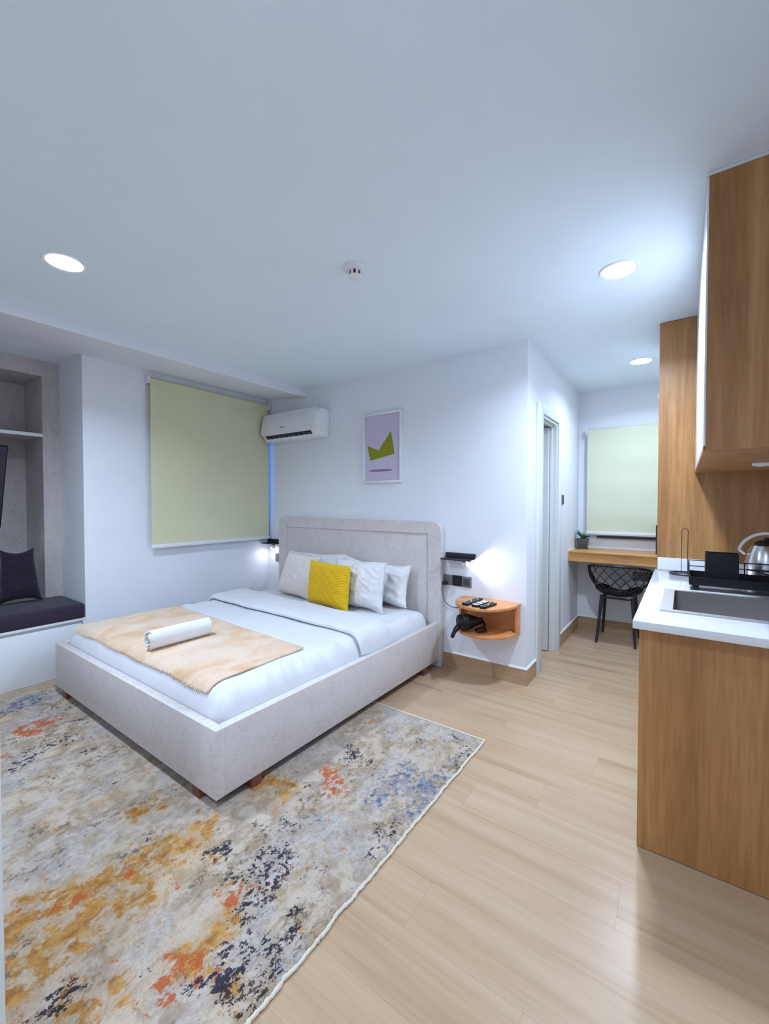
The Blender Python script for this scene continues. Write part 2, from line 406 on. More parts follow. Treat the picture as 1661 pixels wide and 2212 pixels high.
roller('roller_blind', 'olive green roller blind lowered over the window left of the air conditioner', 'y', 1.742, 3.030, XL, 1, 2.432, 0.938, M['blind'], 3.037, 'roller blinds')
roller('roller_blind', 'pale green roller blind lowered over the window above the desk', 'x', -0.845, 0.45, YH, -1, 2.108, 1.005, M['blind2'], None, 'roller blinds')
# ------------------------------------------------------------------ alcove: bench, cushion, shelving, tv
XS = -4.31
t = thing('window_seat', 'white built-in bench with drawer front in the left alcove', 'bench', (-4.06, 0.49, 0))
build('body', MB().box(XS, XL-0.030, -0.30, YN, 0.035, 0.415), M['gloss_white'], t)
build('seat_board', MB().box(XS, XL, -0.30, YN, 0.415, 0.436), M['gloss_white'], t, bevel=0.003)
build('plinth', MB().box(XS, XL-0.012, -0.30, YN, 0, 0.035), M['gloss_white'], t)
build('upright', MB().box(XL-0.03, XL, YN-0.018, YN, 0.0, 0.415), M['gloss_white'], t)
for a, b in ((-0.29, 0.45), (0.454, YN-0.024)):
    build('drawer_front', MB().box(XL-0.030, XL-0.006, a, b, 0.012, 0.395), M['gloss_white'], t, bevel=0.002)
cu = MB().box(XS+0.01, XL+0.012, -0.29, YN-0.004, 0.437, 0.552)
tag(build('bench_cushion', cu, M['cushion'], bevel=0.022, seg=4), 'long dark plum seat cushion on the white alcove bench', 'cushion')
t = thing('alcove_shelving', 'grey linen-textured open shelving built into the left alcove', 'shelving', (-4.55, 0.49, 0.436))
build('stile', MB().box(XS-0.03, XS, 1.155, YN, 0.436, HC), M['alcove'], t)
build('header', MB().box(XS-0.03, XS, -0.30, 1.155, 2.38, HC), M['alcove'], t)
build('side_panel', MB().box(XA+0.02, XS-0.03, 1.155, 1.175, 0.436, 2.40), M['alcove'], t)
build('top_panel', MB().box(XA+0.02, XS-0.03, -0.30, 1.155, 2.38, 2.40), M['alcove'], t)
build('back_panel', MB().box(XA, XA+0.02, -0.30, 1.175, 0.436, 2.40), M['alcove'], t)
build('base_panel', MB().box(XA+0.02, XS, -0.30, 1.155, 0.436, 0.45), M['alcove'], t)
sh = build('shelf', MB().box(XA+0.02, XS-0.02, -0.30, 1.155, 1.885, 1.905), M['alcove'], t)
build('shelf_edge', MB().box(XS-0.02, XS-0.005, -0.30, 1.155, 1.882, 1.908), M['gloss_white'], sh)
t = thing('television', 'dark flat television tilted forward in the left alcove', 'television', (-4.15, 0.35, 1.14))
R = rot_about(Vector((-4.2, 0.3, 1.148)), ry=math.radians(22))
build('screen_housing', MB().box(-4.235, -4.20, -0.20, 0.862, 1.148, 1.79).xf(R), M['black'], t, bevel=0.004)
build('screen', MB().box(-4.2005, -4.198, -0.19, 0.852, 1.158, 1.78).xf(R), M['screen'], t)
build('wall_arm', MB().box(XA+0.02, XA+0.04, 0.2, 0.45, 1.35, 1.6).tube([(XA+0.04, 0.33, 1.47), (-4.15, 0.33, 1.47)], 0.02), M['blackmetal'], t)
# ------------------------------------------------------------------ pillow maker
def pillow_mb(w, h, t, nu=36, nv=36, pinch=0.07, wr=0.006, seed=0, rib=None, ribn=26, riba=0.003, flange=0.0, puff=0.45, taper=0.0):
    """local frame: x width, z height (0..h), y thickness; the front faces -y"""
    m = MB()
    def surf(u, v, s):
        a, b = 2*u-1, 2*v-1
        px = a*w/2*(1 - pinch*(1-b*b)*abs(a)**3); pz = b*h/2*(1 - pinch*(1-a*a)*abs(b)**3)
        k = 1 - flange
        aa, bb = min(1, abs(a)/k), min(1, abs(b)/k)
        th = t/2*((1-aa**3.0)*(1-bb**3.0))**puff
        th = max(th, 0.004)
        th += wr*(nz(px*6+seed, pz*6, s*3+seed, 3) + 0.5*nz(px*9+seed*2, pz*22+px*9, s*5, 3))*(0.4+min(1, th/t*3))*0.8
        edge = (1-abs(a)**10)*(1-abs(b)**10)
        if rib == 'h': th += riba*abs(math.sin(v*math.pi*ribn))*edge
        if rib == 'v': th += riba*abs(math.sin(u*math.pi*ribn))*edge
        pz += 0.012*nz(px*3+seed*2, 0.3, 0.1, 2)*abs(b)
        return (px*(1-taper*sstep(-0.2, 1, b)), s*th, pz + h/2)
    m.grid(lambda u, v: surf(u, v, -1), nu, nv); n = len(m.v)
    m.grid(lambda u, v: surf(u, v, 1), nu, nv)
    W = nu+1
    rim = [i for i in range(W)] + [j*W+nu for j in range(1, nv+1)] + [nv*W+i for i in range(nu-1, -1, -1)] + [j*W for j in range(nv-1, 0, -1)]
    L = len(rim); m.f += [(rim[i], rim[(i+1) % L], rim[(i+1) % L]+n, rim[i]+n) for i in range(L)]
    return m
def place_pillow(name, lab, cat, m, mt, pos, lean=0, yaw=0, roll=0, group=None):
    m.xf(Matrix.Translation(pos) @ Matrix.Rotation(yaw, 4, 'Z') @ Matrix.Rotation(-lean, 4, 'X') @ Matrix.Rotation(roll, 4, 'Y'))
    lo = min(p[2] for p in m.v)
    m.xf(Matrix.Translation((0, 0, pos[2]-lo)))
    return tag(build(name, m, mt, smooth=True), lab, cat, group)
D = math.radians
place_pillow('throw_pillow', 'dark plum ribbed throw pillow on the bench cushion in the alcove', 'pillow',
    pillow_mb(0.27, 0.43, 0.18, 40, 96, pinch=0.17, rib='h', ribn=30, riba=0.003, wr=0.012, seed=3, taper=0.22), M['plum'], (-4.18, 0.965, 0.554), D(12), D(78), D(-2))
# ------------------------------------------------------------------ rug
RX0, RX1, RY0, RY1 = -3.74, -0.892, 0.10, 2.195
ORANGE=[(-1.71,0.37,0.09,1),(-1.68,0.45,0.08,1),(-1.64,0.53,0.08,1),(-1.59,0.61,0.09,1),(-1.59,0.69,0.09,1),(-1.58,0.76,0.09,1),(-1.57,0.85,0.09,1),(-1.58,0.93,0.07,1),(-1.48,0.83,0.08,1),(-1.48,0.64,0.07,1),(-1.53,0.56,0.07,1),(-1.5,0.46,0.08,1),(-1.5,0.38,0.09,1),(-1.52,0.33,0.09,1),(-1.21,0.62,0.07,1),(-1.11,0.64,0.07,1),(-1.27,0.39,0.09,1),(-1.62,1.21,0.08,1),(-1.56,1.29,0.08,1),(-1.45,1.26,0.07,1),(-1.89,0.87,0.06,1),(-1.87,0.79,0.06,1),(-1.5,0.51,0.06,1),(-1.16,0.77,0.06,1),(-1.19,0.76,0.05,1),(-1.48,0.3,0.08,1),(-1.22,0.46,0.07,1),(-0.98,0.65,0.05,1)]
RUST=[(-1.73,0.37,0.05,1),(-1.65,0.48,0.05,1),(-1.6,0.53,0.05,1),(-1.61,0.66,0.05,1),(-1.42,0.72,0.04,1),(-1.37,1.48,0.07,1),(-1.3,1.46,0.06,1),(-1.29,1.37,0.06,1),(-1.44,1.49,0.05,1),(-3.09,0.79,0.11,1),(-3.12,0.85,0.09,1),(-3.08,0.73,0.09,1),(-1.22,0.85,0.04,1),(-1.16,0.88,0.04,1),(-1.17,0.62,0.05,1),(-1.09,0.62,0.06,1),(-1.13,0.54,0.06,1),(-0.99,0.74,0.04,1),(-1.22,0.81,0.03,1),(-1.17,0.99,0.04,1),(-2.88,0.57,0.06,1)]
NAVY=[(-1.24,1.01,0.07,1),(-1.23,0.97,0.06,1),(-1.19,1.01,0.05,1),(-1.41,0.9,0.06,1),(-1.44,0.87,0.05,1),(-1.32,1.15,0.07,1),(-1.4,1.06,0.05,1),(-1.14,0.78,0.04,1),(-1.05,0.73,0.06,1),(-1.06,0.69,0.06,1),(-0.97,0.7,0.06,1),(-0.97,0.66,0.07,1),(-1.08,0.6,0.05,1),(-1.22,0.56,0.04,1),(-1.2,0.88,0.06,1),(-1.15,0.95,0.06,1),(-1.28,0.86,0.05,1),(-2.2,0.83,0.06,1),(-1.72,0.78,0.04,1),(-1.12,0.85,0.06,1),(-0.97,1.34,0.05,1),(-0.95,1.39,0.05,1),(-0.93,1.23,0.05,1),(-0.85,1.52,0.05,1),(-0.93,2.07,0.06,1),(-0.92,1.98,0.06,1),(-0.91,1.89,0.05,1),(-1.42,1.72,0.07,1),(-1.39,1.64,0.06,1),(-1.27,1.65,0.07,1),(-2.86,0.74,0.09,1),(-2.76,0.65,0.08,1),(-2.72,0.59,0.08,1),(-2.79,0.84,0.08,1),(-3.28,0.94,0.14,1),(-3.53,0.84,0.12,1),(-2.98,0.95,0.1,1),(-3.06,0.65,0.09,1),(-2.58,0.88,0.07,1),(-1.35,0.39,0.05,1),(-1.33,0.35,0.05,1),(-0.97,0.87,0.05,1),(-0.96,0.79,0.05,1),(-0.89,0.68,0.06,1),(-0.92,0.72,0.05,1),(-1.02,0.92,0.04,1),(-1.06,1.09,0.04,1),(-1.03,2.1,0.06,1),(-1.2,1.98,0.06,1),(-1.41,1.36,0.04,1)]
BLUE=[(-1.11,1.62,0.09,1),(-1.11,1.5,0.07,1),(-1.11,1.75,0.08,1),(-1.0,1.66,0.08,1),(-0.89,1.55,0.06,1),(-0.94,1.48,0.07,1),(-0.93,1.79,0.07,1),(-0.92,1.93,0.06,1),(-1.36,1.93,0.06,1),(-1.15,1.91,0.06,1),(-0.92,1.35,0.04,1),(-0.87,1.3,0.05,1),(-1.22,1.25,0.05,1),(-3.55,0.82,0.13,1),(-3.54,0.9,0.1,1),(-3.52,0.7,0.1,1),(-0.91,0.76,0.04,1),(-1.11,1.43,0.06,1),(-0.95,1.69,0.07,1)]
def gsum(L, x, y): return min(1.2, sum(w*math.exp(-((x-a)**2+(y-b)**2)/(s*s)) for a, b, s, w in L))
nx, ny = 170, 125
rug = MB()
def rugtop(u, v):
    x, y = Z(RX0, RX1, u), Z(RY0, RY1, v)
    if u == 1: x += 0.006*nz(y*14, 2, 0, 3)
    e = min(u, 1-u)*nx; f = min(v, 1-v)*ny
    return (x, y, 0.0075 - (0.003 if min(e, f) < 0.5 else 0) + 0.0012*nz(x*9, y*9, 1, 3))
rug.grid(rugtop, nx, ny); W = nx+1
ntop = len(rug.v)
rim = [i for i in range(W)] + [j*W+nx for j in range(1, ny+1)] + [ny*W+i for i in range(nx-1, -1, -1)] + [j*W for j in range(ny-1, 0, -1)]
rug.v += [(rug.v[i][0], rug.v[i][1], 0.0008) for i in rim]
rug.f += [(rim[i], ntop+i, ntop+(i+1) % len(rim), rim[(i+1) % len(rim)]) for i in range(len(rim))]
def m_rug():
    m = mat('abstract_rug', (0.6,0.55,0.5), 0.95, spec=0.1); t = NT(m)
    at = t.n('ShaderNodeAttribute', attribute_name='motif'); sp = t.n('ShaderNodeSeparateColor'); t.l(at.outputs['Color'], sp.inputs['Color'])
    v = t.coord('Position', (1.28, 0.98, 1)); g = lambda a, b: [(a, (0,0,0)), (b, (1,1,1))]
    big = t.noise(v, 3.0, 4, 0.6, 0.6); mid = t.noise(v, 11, 6, 0.66, 0.5); fin = t.noise(v, 42, 5, 0.7, 0.3); pile = t.noise(v, 170, 3, 0.7)
    c = t.mix(t.ramp(mid, g(0.43, 0.57)), (0.41,0.315,0.215), (0.60,0.505,0.405))
    c = t.mix(t.math('MULTIPLY', t.ramp(big, g(0.44, 0.58)), 0.6), c, t.mix(t.ramp(fin, g(0.38, 0.62)), (0.34,0.30,0.29), (0.63,0.59,0.57)))
    c = t.mix(t.math('MULTIPLY', t.ramp(t.noise(v, 6.0, 8, 0.7, 0.7), g(0.54, 0.66)), 0.5), c, (0.52,0.34,0.15))
    c = t.mix(t.math('MULTIPLY', sp.outputs['Red'], 0.42, clamp=True), c, (0.58,0.40,0.22))
    speck = t.ramp(fin, g(0.50, 0.60)); clus = t.ramp(t.noise(t.coord('Position', (1.3,1,3)), 5.0, 5, 0.62, 0.5), g(0.50, 0.62))
    c = t.mix(t.math('MULTIPLY', t.math('MULTIPLY', speck, clus), 0.9), c, (0.17,0.13,0.095))
    def stamp(c, ch, th, w, nse, colr, amt=1.0, gain=0.16):
        # the motif map says where a colour gathers, the noise breaks it into tufts
        f = t.ramp(t.math('SUBTRACT', nse, t.math('SUBTRACT', th, t.math('MULTIPLY', sp.outputs[ch] if isinstance(ch, str) else ch, gain))), [(0.0, (0,0,0)), (w, (1,1,1))])
        return t.mix(t.math('MULTIPLY', f, amt), c, colr)
    n_o = t.noise(v, 12, 9, 0.72, 0.4); n_d = t.math('ADD', t.math('MULTIPLY', t.noise(v, 62, 5, 0.7, 0.2), 0.62), t.math('MULTIPLY', t.noise(v, 15, 4, 0.6, 0.3), 0.38)); n_b = t.noise(t.coord('Position', (1.1,1,5)), 36, 8, 0.75, 0.3)
    gold = t.mix(t.ramp(t.noise(v, 26, 6, 0.7, 0.4), g(0.38, 0.60)), (0.34,0.13,0.02), (0.60,0.32,0.085))
    c = stamp(c, 'Red', 0.60, 0.06, n_o, gold, 0.92, 0.115)
    c = stamp(c, at.outputs['Alpha'], 0.655, 0.04, t.noise(v, 18, 9, 0.72, 0.4), (0.50,0.12,0.04), 0.92)
    bl = t.mix(t.ramp(fin, g(0.42, 0.6)), (0.06,0.09,0.18), (0.27,0.32,0.41))
    c = stamp(c, 'Blue', 0.615, 0.06, n_b, bl, 0.85, 0.115)
    c = stamp(c, 'Green', 0.640, 0.025, n_d, (0.030,0.026,0.042), 0.95, 0.115)
    c = t.mix(0.45, c, t.ramp(pile, [(0.3, (0.55,0.52,0.50)), (0.65, (1.05,1.05,1.05))]), 'MULTIPLY')
    t.col(c); t.bump(t.math('ADD', t.math('MULTIPLY', fin, 1.2), pile), 0.6, 0.008); return m
M['rug'] = m_rug()
t = thing('area_rug', 'multicoloured abstract area rug with cream binding under the bed', 'rug', ((RX0+RX1)/2, (RY0+RY1)/2, 0))
ro = build('pile', rug, M['rug'], t, smooth=True)
ca = ro.data.color_attributes.new('motif', 'FLOAT_COLOR', 'POINT')
wv = wloc(ro)
for i, vt in enumerate(ro.data.vertices):
    x, y = vt.co.x+wv.x, vt.co.y+wv.y
    ca.data[i].color = (gsum(ORANGE, x, y), gsum(NAVY, x, y), gsum(BLUE, x, y), gsum(RUST, x, y))
pts = [(RX1 + 0.004 + 0.006*nz(y_*16, 0.5, 0, 4), y_, 0.006+0.002*nz(y_*30, 1, 0, 2)) for y_ in [Z(RY0, RY1, k/520) for k in range(521)]]
build('binding', MB().tube(pts, [0.0060+0.0035*nz(p[1]*90, 3, 0, 3) for p in pts], 8), M['fringe'], t, smooth=True)
build('end_binding', MB().tube([(Z(RX0, RX1, k/40), RY1+0.002, 0.006) for k in range(41)], 0.005, 6), M['fringe'], t, smooth=True)
# ------------------------------------------------------------------ bed frame
BX0, BX1, BY0, BY1, BB, BT = -3.552, -1.607, 1.003, 2.992, 0.060, 0.360
t = thing('bed', 'double bed frame with pale textured laminate rails and framed headboard', 'bed', ((BX0+BX1)/2, (BY0+BY1)/2, 0))
build('foot_rail', MB().box(BX0, BX1, BY0, BY0+0.045, BB, BT), M['bedboard'], t, bevel=0.0015)
build('side_rail', MB().box(BX1-0.045, BX1, BY0+0.045, BY1-0.002, BB, BT), M['bedboard'], t, bevel=0.0015)
build('side_rail', MB().box(BX0, BX0+0.045, BY0+0.045, BY1-0.002, BB, BT), M['bedboard'], t, bevel=0.0015)
build('slat_base', MB().box(BX0+0.045, BX1-0.045, BY0+0.045, BY1-0.002, BB+0.05, BB+0.08), M['dark'], t)  # near-black colour chosen to deepen the shade under the bed
HBX0, HBX1, HBT = -3.560, -1.590, 1.182
outer = [(HBX0, 0.004)] + [p for p in reversed(rrect(HBX0, HBX1, 0.3, HBT, 0.075, 8)[:18])] + [(HBX1, 0.004)]
outer = [(HBX0, 0.004)] + [(x, z) for x, z in rrect(HBX0, HBX1, 0.3, HBT, 0.075, 8)[9:18]] + [(x, z) for x, z in rrect(HBX0, HBX1, 0.3, HBT, 0.075, 8)[:9]] + [(HBX1, 0.004)]
# order: left side up, over the top, right side down
outer = [(HBX0, 0.004)] + [(x, z) for x, z in rrect(HBX0, HBX1, 0.3, HBT, 0.075, 8)[9:18]][::-1] + [(x, z) for x, z in rrect(HBX0, HBX1, 0.3, HBT, 0.075, 8)[:9]][::-1] + [(HBX1, 0.004)]
hb = build('headboard', MB().prism(outer, 3.0, 3.050, 'y'), M['bedboard'], t, bevel=0.003)
inner = [(HBX1-0.115, 0.004), (HBX1-0.115, HBT-0.098), (HBX0+0.115, HBT-0.098), (HBX0+0.115, 0.004)]
ring = outer + inner
fm_ = MB(); n = len(outer)
# frame as three strips with rounded top corners
tl = [p for p in outer]
band = MB()
pts_o = outer; 
def inner_pt(p):
    return (min(max(p[0], HBX0+0.115), HBX1-0.115), min(p[1], HBT-0.098))
vs2 = []
for y in (2.990, 3.0005):
    vs2 += [(x, y, z) for x, z in pts_o] + [(inner_pt(p)[0], y, inner_pt(p)[1]) for p in pts_o]
fs2 = []
for i in range(n-1):
    fs2 += [(i, i+1, n+i+1, n+i), (2*n+i, 3*n+i, 3*n+i+1, 2*n+i+1), (i, 2*n+i, 2*n+i+1, i+1), (n+i, n+i+1, 3*n+i+1, 3*n+i)]
fs2 += [(0, n, 3*n, 2*n), (n-1, 2*n-1+2*n, 2*n-1, ) if False else (n-1, 3*n-1, 4*n-1, 2*n-1)]
band.add(vs2, fs2)
o = build('headboard_frame', band, M['bedboard'], t)
bmx = bmesh.new(); bmx.from_mesh(o.data); bmesh.ops.remove_doubles(bmx, verts=bmx.verts, dist=1e-5); bmesh.ops.recalc_face_normals(bmx, faces=bmx.faces); bmx.to_mesh(o.data); bmx.free()
for lx, ly in ((-1.775, 1.036), (-1.640, 1.215), (-1.640, 2.79), (-3.40, 1.036), (-3.52, 2.79)):
    z0 = 0.0085 if ly < 2.2 else 0.0
    build('leg', MB().box(lx-0.028, lx+0.028, ly-0.028, ly+0.028, z0, BB), M['redwood'], t)
# ------------------------------------------------------------------ mattress, duvet
MX0, MX1, MY0, MY1, MT = -3.502, -1.656, 1.052, 2.984, 0.458
def sdf_in(x, y, x0, x1, y0, y1, r):
    cx, cy = (x0+x1)/2, (y0+y1)/2; qx, qy = abs(x-cx)-((x1-x0)/2-r), abs(y-cy)-((y1-y0)/2-r)
    return -(math.hypot(max(qx, 0), max(qy, 0)) + min(max(qx, qy), 0) - r)
def edgey(k): # 0..1 -> 0..1 concentrated at both ends
    return 0.5*(1-math.cos(math.pi*k))*0.75 + 0.25*k
def cover(x0, x1, y0, y1, zb, zt, R_, nu, nv, wr, openfar=False, seed=0, thick=0.02):
    m = MB(); yy1 = y1 + (0.6 if openfar else 0)
    def top(u, v):
        x = Z(x0, x1, edgey(u)); y = Z(y0, y1, (1-math.cos(math.pi*v/2))*0.6+0.4*v if openfar else edgey(v))
        d = max(0.0, sdf_in(x, y, x0, x1, y0, yy1, 0.09)); k = min(1, d/R_)
        z = zb + (zt-zb)*(1-(1-k)**2.3)**(1/2.3)
        side = 1-abs(2*min(k, 1)-1) if k < 1 else 0
        z += wr*nz(x*2.5+seed, y*2.5, 0, 3)*k
        # small gathers running down the sides
        s_ = (x if (y-y0) < min(x-x0, x1-x) else y)
        z += side*0.016*nz(s_*24+seed, 3.1, d*6, 3)
        return (x, y, z)
    m.grid(top, nu, nv); W = nu+1; n = len(m.v)
    m.v += [(p[0], p[1], min(zb, p[2]-thick) if not openfar else (zb if sdf_in(p[0], p[1], x0, x1, y0, yy1, 0.09) < 0.012 else p[2]-thick)) for p in m.v]
    m.f += [tuple(i+n for i in reversed(f)) for f in m.f[:nu*nv]]
    rim = [i for i in range(W)] + [j*W+nu for j in range(1, nv+1)] + [nv*W+i for i in range(nu-1, -1, -1)] + [j*W for j in range(nv-1, 0, -1)]
    m.f += [(rim[i], rim[i]+n, rim[(i+1) % len(rim)]+n, rim[(i+1) % len(rim)]) for i in range(len(rim))]
    return m
tag(build('mattress', cover(MX0, MX1, MY0, MY1, 0.14, MT, 0.11, 90, 90, 0.007), M['sheet'], smooth=True), 'thick mattress under a white fitted sheet in the bed frame', 'mattress')
DT = MT + 0.016
t = thing('duvet', 'smooth white duvet covering the bed, folded back below the pillows', 'duvet', ((MX0+MX1)/2, 1.6, MT))
build('cover', cover(MX0-0.002, MX1+0.004, MY0-0.003, 2.20, 0.30, DT, 0.13, 150, 90, 0.005, openfar=True, seed=5, thick=0.014), M['sheet'], t, smooth=True)
# folded-back band: a flattened roll across the bed that drops over the side
def band_pt(u, v):
    x = Z(MX0-0.004, MX1+0.012, edgey(u)); k = 2*math.pi*v
    yc = Z(2.30, 2.20, u); hw = Z(0.19, 0.165, u)
    d = max(0, min(x-(MX0-0.006), (MX1+0.014)-x)); q = min(1, d/0.13)
    drop = (1-(1-(1-q)**2.3)**(1/2.3)) * 0.145
    c_, s_ = math.cos(k), math.sin(k)
    yv = yc + hw*(abs(c_)**0.7)*(1 if c_ > 0 else -1); zv = 0.026*(abs(s_)**0.6)*(1 if s_ > 0 else -1)
    zt = DT + 0.024 - drop
    wob = 0.006*nz(x*3, yv*4, 2, 3)
    return (x, yv + 0.012*nz(x*2.2, 5, 0, 2), zt + zv + wob*(1 if s_ > 0 else 0.2))
fb = MB().grid(band_pt, 90, 40)
W = 91; fb.f.append(tuple(j*W for j in range(40))); fb.f.append(tuple(j*W+90 for j in range(39, -1, -1)))
o = build('folded_edge', fb, M['sheet'], t, smooth=True)
bmx = bmesh.new(); bmx.from_mesh(o.data); bmesh.ops.remove_doubles(bmx, verts=bmx.verts, dist=1e-5); bmesh.ops.recalc_face_normals(bmx, faces=bmx.faces); bmx.to_mesh(o.data); bmx.free()
# ------------------------------------------------------------------ blanket and towel
C4 = [(-3.462, 1.088), (-1.80, 1.086), (-1.805, 1.69), (-3.39, 1.775)]
BLZ = DT + 0.008
def blk(u, v):
    a = Vector(C4[0]).lerp(Vector(C4[1]), u); b = Vector(C4[3]).lerp(Vector(C4[2]), u); p = a.lerp(b, v)
    y = p.y + 0.006*nz(u*6, v*3, 4, 2)*(1-v)
    d = max(0, min(y-(MY0-0.010), p.x-(MX0-0.010))); q = min(1, d/0.13)
    z = BLZ - (1-(1-(1-q)**2.3)**(1/2.3))*0.17 + 0.003*nz(p.x*3, y*3, 1, 3) + 0.004
    z += 0.0016*math.sin(p.x*260 + 3.0*nz(p.x*2.5, y*2.5, 2, 2))*(0.35+0.65*sstep(-0.1, 0.25, nz(p.x*3, y*3, 7, 3)))
    return Vector((p.x, y, z))
nu, nv = 420, 60
bl = MB().grid(lambda u, v: blk(u, v), nu, nv); n0 = len(bl.v)
bl.v += [(p[0], p[1], p[2]-0.007) for p in bl.v]; bl.f += [tuple(i+n0 for i in reversed(f)) for f in bl.f[:nu*nv]]
W = nu+1; rim = [i for i in range(W)] + [j*W+nu for j in range(1, nv+1)] + [nv*W+i for i in range(nu-1, -1, -1)] + [j*W for j in range(nv-1, 0, -1)]
bl.f += [(rim[i], rim[i]+n0, rim[(i+1) % len(rim)]+n0, rim[(i+1) % len(rim)]) for i in range(len(rim))]
t = thing('throw_blanket', 'peach fleece throw blanket spread across the foot of the bed', 'blanket', (-2.65, 1.42, BLZ))
build('fleece', bl, M['blanket'], t, smooth=True)
pc = MB()
for k in range(112):
    for v_, dy in ((0.0, -0.013), (1.0, 0.012)):
        if v_ == 1.0 and k % 1: continue
        p, q = blk((k+0.1)/112, v_), blk((k+0.9)/112, v_); mid = (p+q)/2 + Vector((0, dy, -0.004 if v_ == 0 else 0))
        pc.add([p-Vector((0,0,.001)), q-Vector((0,0,.001)), mid-Vector((0,0,.001)), p-Vector((0,0,.006)), q-Vector((0,0,.006)), mid-Vector((0,0,.005))], [(0,1,2), (5,4,3), (0,3,4,1), (1,4,5,2), (2,5,3,0)])
po = build('picot_edge', pc, M['blanket'], t); po['kind'] = 'stuff'
# towel: a rolled sheet, axis along y
sp_, turns = [], 3.4
for k in range(140):
    a = k/139*turns*2*math.pi; r = 0.010 + 0.036*(k/139)
    sp_.append((r*math.cos(a)*0.84, r*math.sin(a)*1.20, r, a))
TX, TY0, TY1, TZ = -2.485, 1.135, 1.505, BLZ+0.009
tw = MB(); prof = []
for x, z, r, a in sp_: prof.append((x+0.0042*math.cos(a), z+0.0042*math.sin(a)))
for x, z, r, a in reversed(sp_): prof.append((x-0.0042*math.cos(a), z-0.0042*math.sin(a)))
zmin = min(p[1] for p in prof); L = len(prof)//2; NY = 10
vs_ = []
for j in range(NY+1):
    y = Z(TY0, TY1, j/NY)
    for i, (x, z) in enumerate(prof):
        wob = 0.004*nz(i*0.11, j*1.3, 0, 2) if j in (0, NY) else 0
        vs_.append((TX + x + 0.0018*nz(x*40, y*9, 3, 2) + 0.02*(y-TY0), y + wob*2 + (0.006*math.sin(i*0.35) if j == 0 else 0), TZ - zmin + z + 0.001*nz(y*12, x*30, 1, 2)))
P_ = len(prof); fs_ = [(j*P_+i, j*P_+(i+1) % P_, (j+1)*P_+(i+1) % P_, (j+1)*P_+i) for j in range(NY) for i in range(P_)]
for j, rev in ((0, False), (NY, True)):
    for i in range(L-1):
        q = (j*P_+i, j*P_+i+1, j*P_+P_-2-i, j*P_+P_-1-i); fs_.append(q if rev else q[::-1])
tw.add(vs_, fs_)
tag(build('rolled_towel', tw, M['towel'], smooth=True), 'rolled white towel lying on the peach blanket', 'towel')
# ------------------------------------------------------------------ pillows on the bed
PZ = MT + 0.004
def seat_z(y): return PZ
place_pillow('bed_pillow', 'white pillow against the headboard behind the cream and yellow cushions', 'pillow',
    pillow_mb(0.74, 0.395, 0.15, 56, 40, wr=0.016, seed=11, flange=0.05, pinch=0.09), M['pillow'], (-2.92, 2.835, PZ), D(18), D(2), D(-1), 'white bed pillows')
place_pillow('bed_pillow', 'white pillow with sloping top just right of the yellow cushion, behind another', 'pillow',
    pillow_mb(0.58, 0.325, 0.12, 48, 40, wr=0.016, seed=17, flange=0.05, pinch=0.09), M['pillow'], (-2.31, 2.80, PZ), D(16), D(-2), D(9), 'white bed pillows')
place_pillow('bed_pillow', 'rightmost white pillow leaning on the headboard', 'pillow',
    pillow_mb(0.54, 0.355, 0.15, 48, 40, wr=0.018, seed=23, flange=0.06, pinch=0.12), M['pillow'], (-2.085, 2.86, PZ), D(14), D(-6), D(-2), 'white bed pillows')
place_pillow('bed_pillow', 'plump white pillow in front, right beside the yellow cushion', 'pillow',
    pillow_mb(0.58, 0.40, 0.18, 56, 48, wr=0.018, seed=31, flange=0.07, pinch=0.09), M['pillow'], (-2.195, 2.65, PZ), D(9), D(-4), D(-1.5), 'white bed pillows')
place_pillow('throw_pillow', 'cream ribbed throw pillow at the left in front of the white pillows', 'pillow',
    pillow_mb(0.46, 0.40, 0.14, 238, 40, rib='v', ribn=34, riba=0.006, wr=0.006, seed=41, pinch=0.06), M['cream'], (-2.93, 2.63, PZ), D(18), D(-3), D(2), 'throw pillows on the bed')
place_pillow('throw_pillow', 'bright yellow ribbed throw pillow in front of the white pillows', 'pillow',
    pillow_mb(0.465, 0.368, 0.14, 40, 196, rib='h', ribn=28, riba=0.0065, wr=0.007, seed=47, pinch=0.06), M['yellow'], (-2.395, 2.515, PZ), D(4), D(-3), D(1.5), 'throw pillows on the bed')
# ------------------------------------------------------------------ air conditioner
AX0, AX1 = -3.715, -2.865
t = thing('air_conditioner', 'white split air conditioner on the wall beside the olive blind', 'air conditioner', ((AX0+AX1)/2, 2.97, 1.98))
build('body', MB().prism([(YB, 1.985), (YB, 2.268), (2.93, 2.268), (2.895, 2.235), (2.885, 2.07), (2.945, 1.995)], AX0+0.008, AX1, 'x'), M['white'], t, bevel=0.012, seg=3)
pn = MB(); pr = rrect(AX0, AX1-0.03, 2.05, 2.280, 0.035, 6)
def bul(x, z): return 2.882 + 0.030*sstep(2.17, 2.28, z)*1.3 - 0.004*math.sin(math.pi*(z-2.05)/0.23)
n = len(pr); cx_, cz_ = (AX0+AX1-0.03)/2, 2.165
vs_ = []; fs_ = []
for k, s_ in enumerate((1.0, 0.98, 0.9, 0.6, 0.2)):
    vs_ += [(cx_+(x-cx_)*s_, bul(x, cz_+(z-cz_)*s_) - (0.006 if k else 0), cz_+(z-cz_)*s_) for x, z in pr]
for k in range(4): fs_ += [(k*n+i, k*n+(i+1) % n, (k+1)*n+(i+1) % n, (k+1)*n+i) for i in range(n)]
fs_.append(tuple(4*n+i for i in range(n)))
vs_ += [(x, bul(x, z)+0.02, z) for x, z in pr]; fs_ += [(i, (i+1) % n, 5*n+(i+1) % n, 5*n+i) for i in range(n)]
fp = build('front_panel', pn.add(vs_, fs_), M['gloss_white'], t, smooth=True)
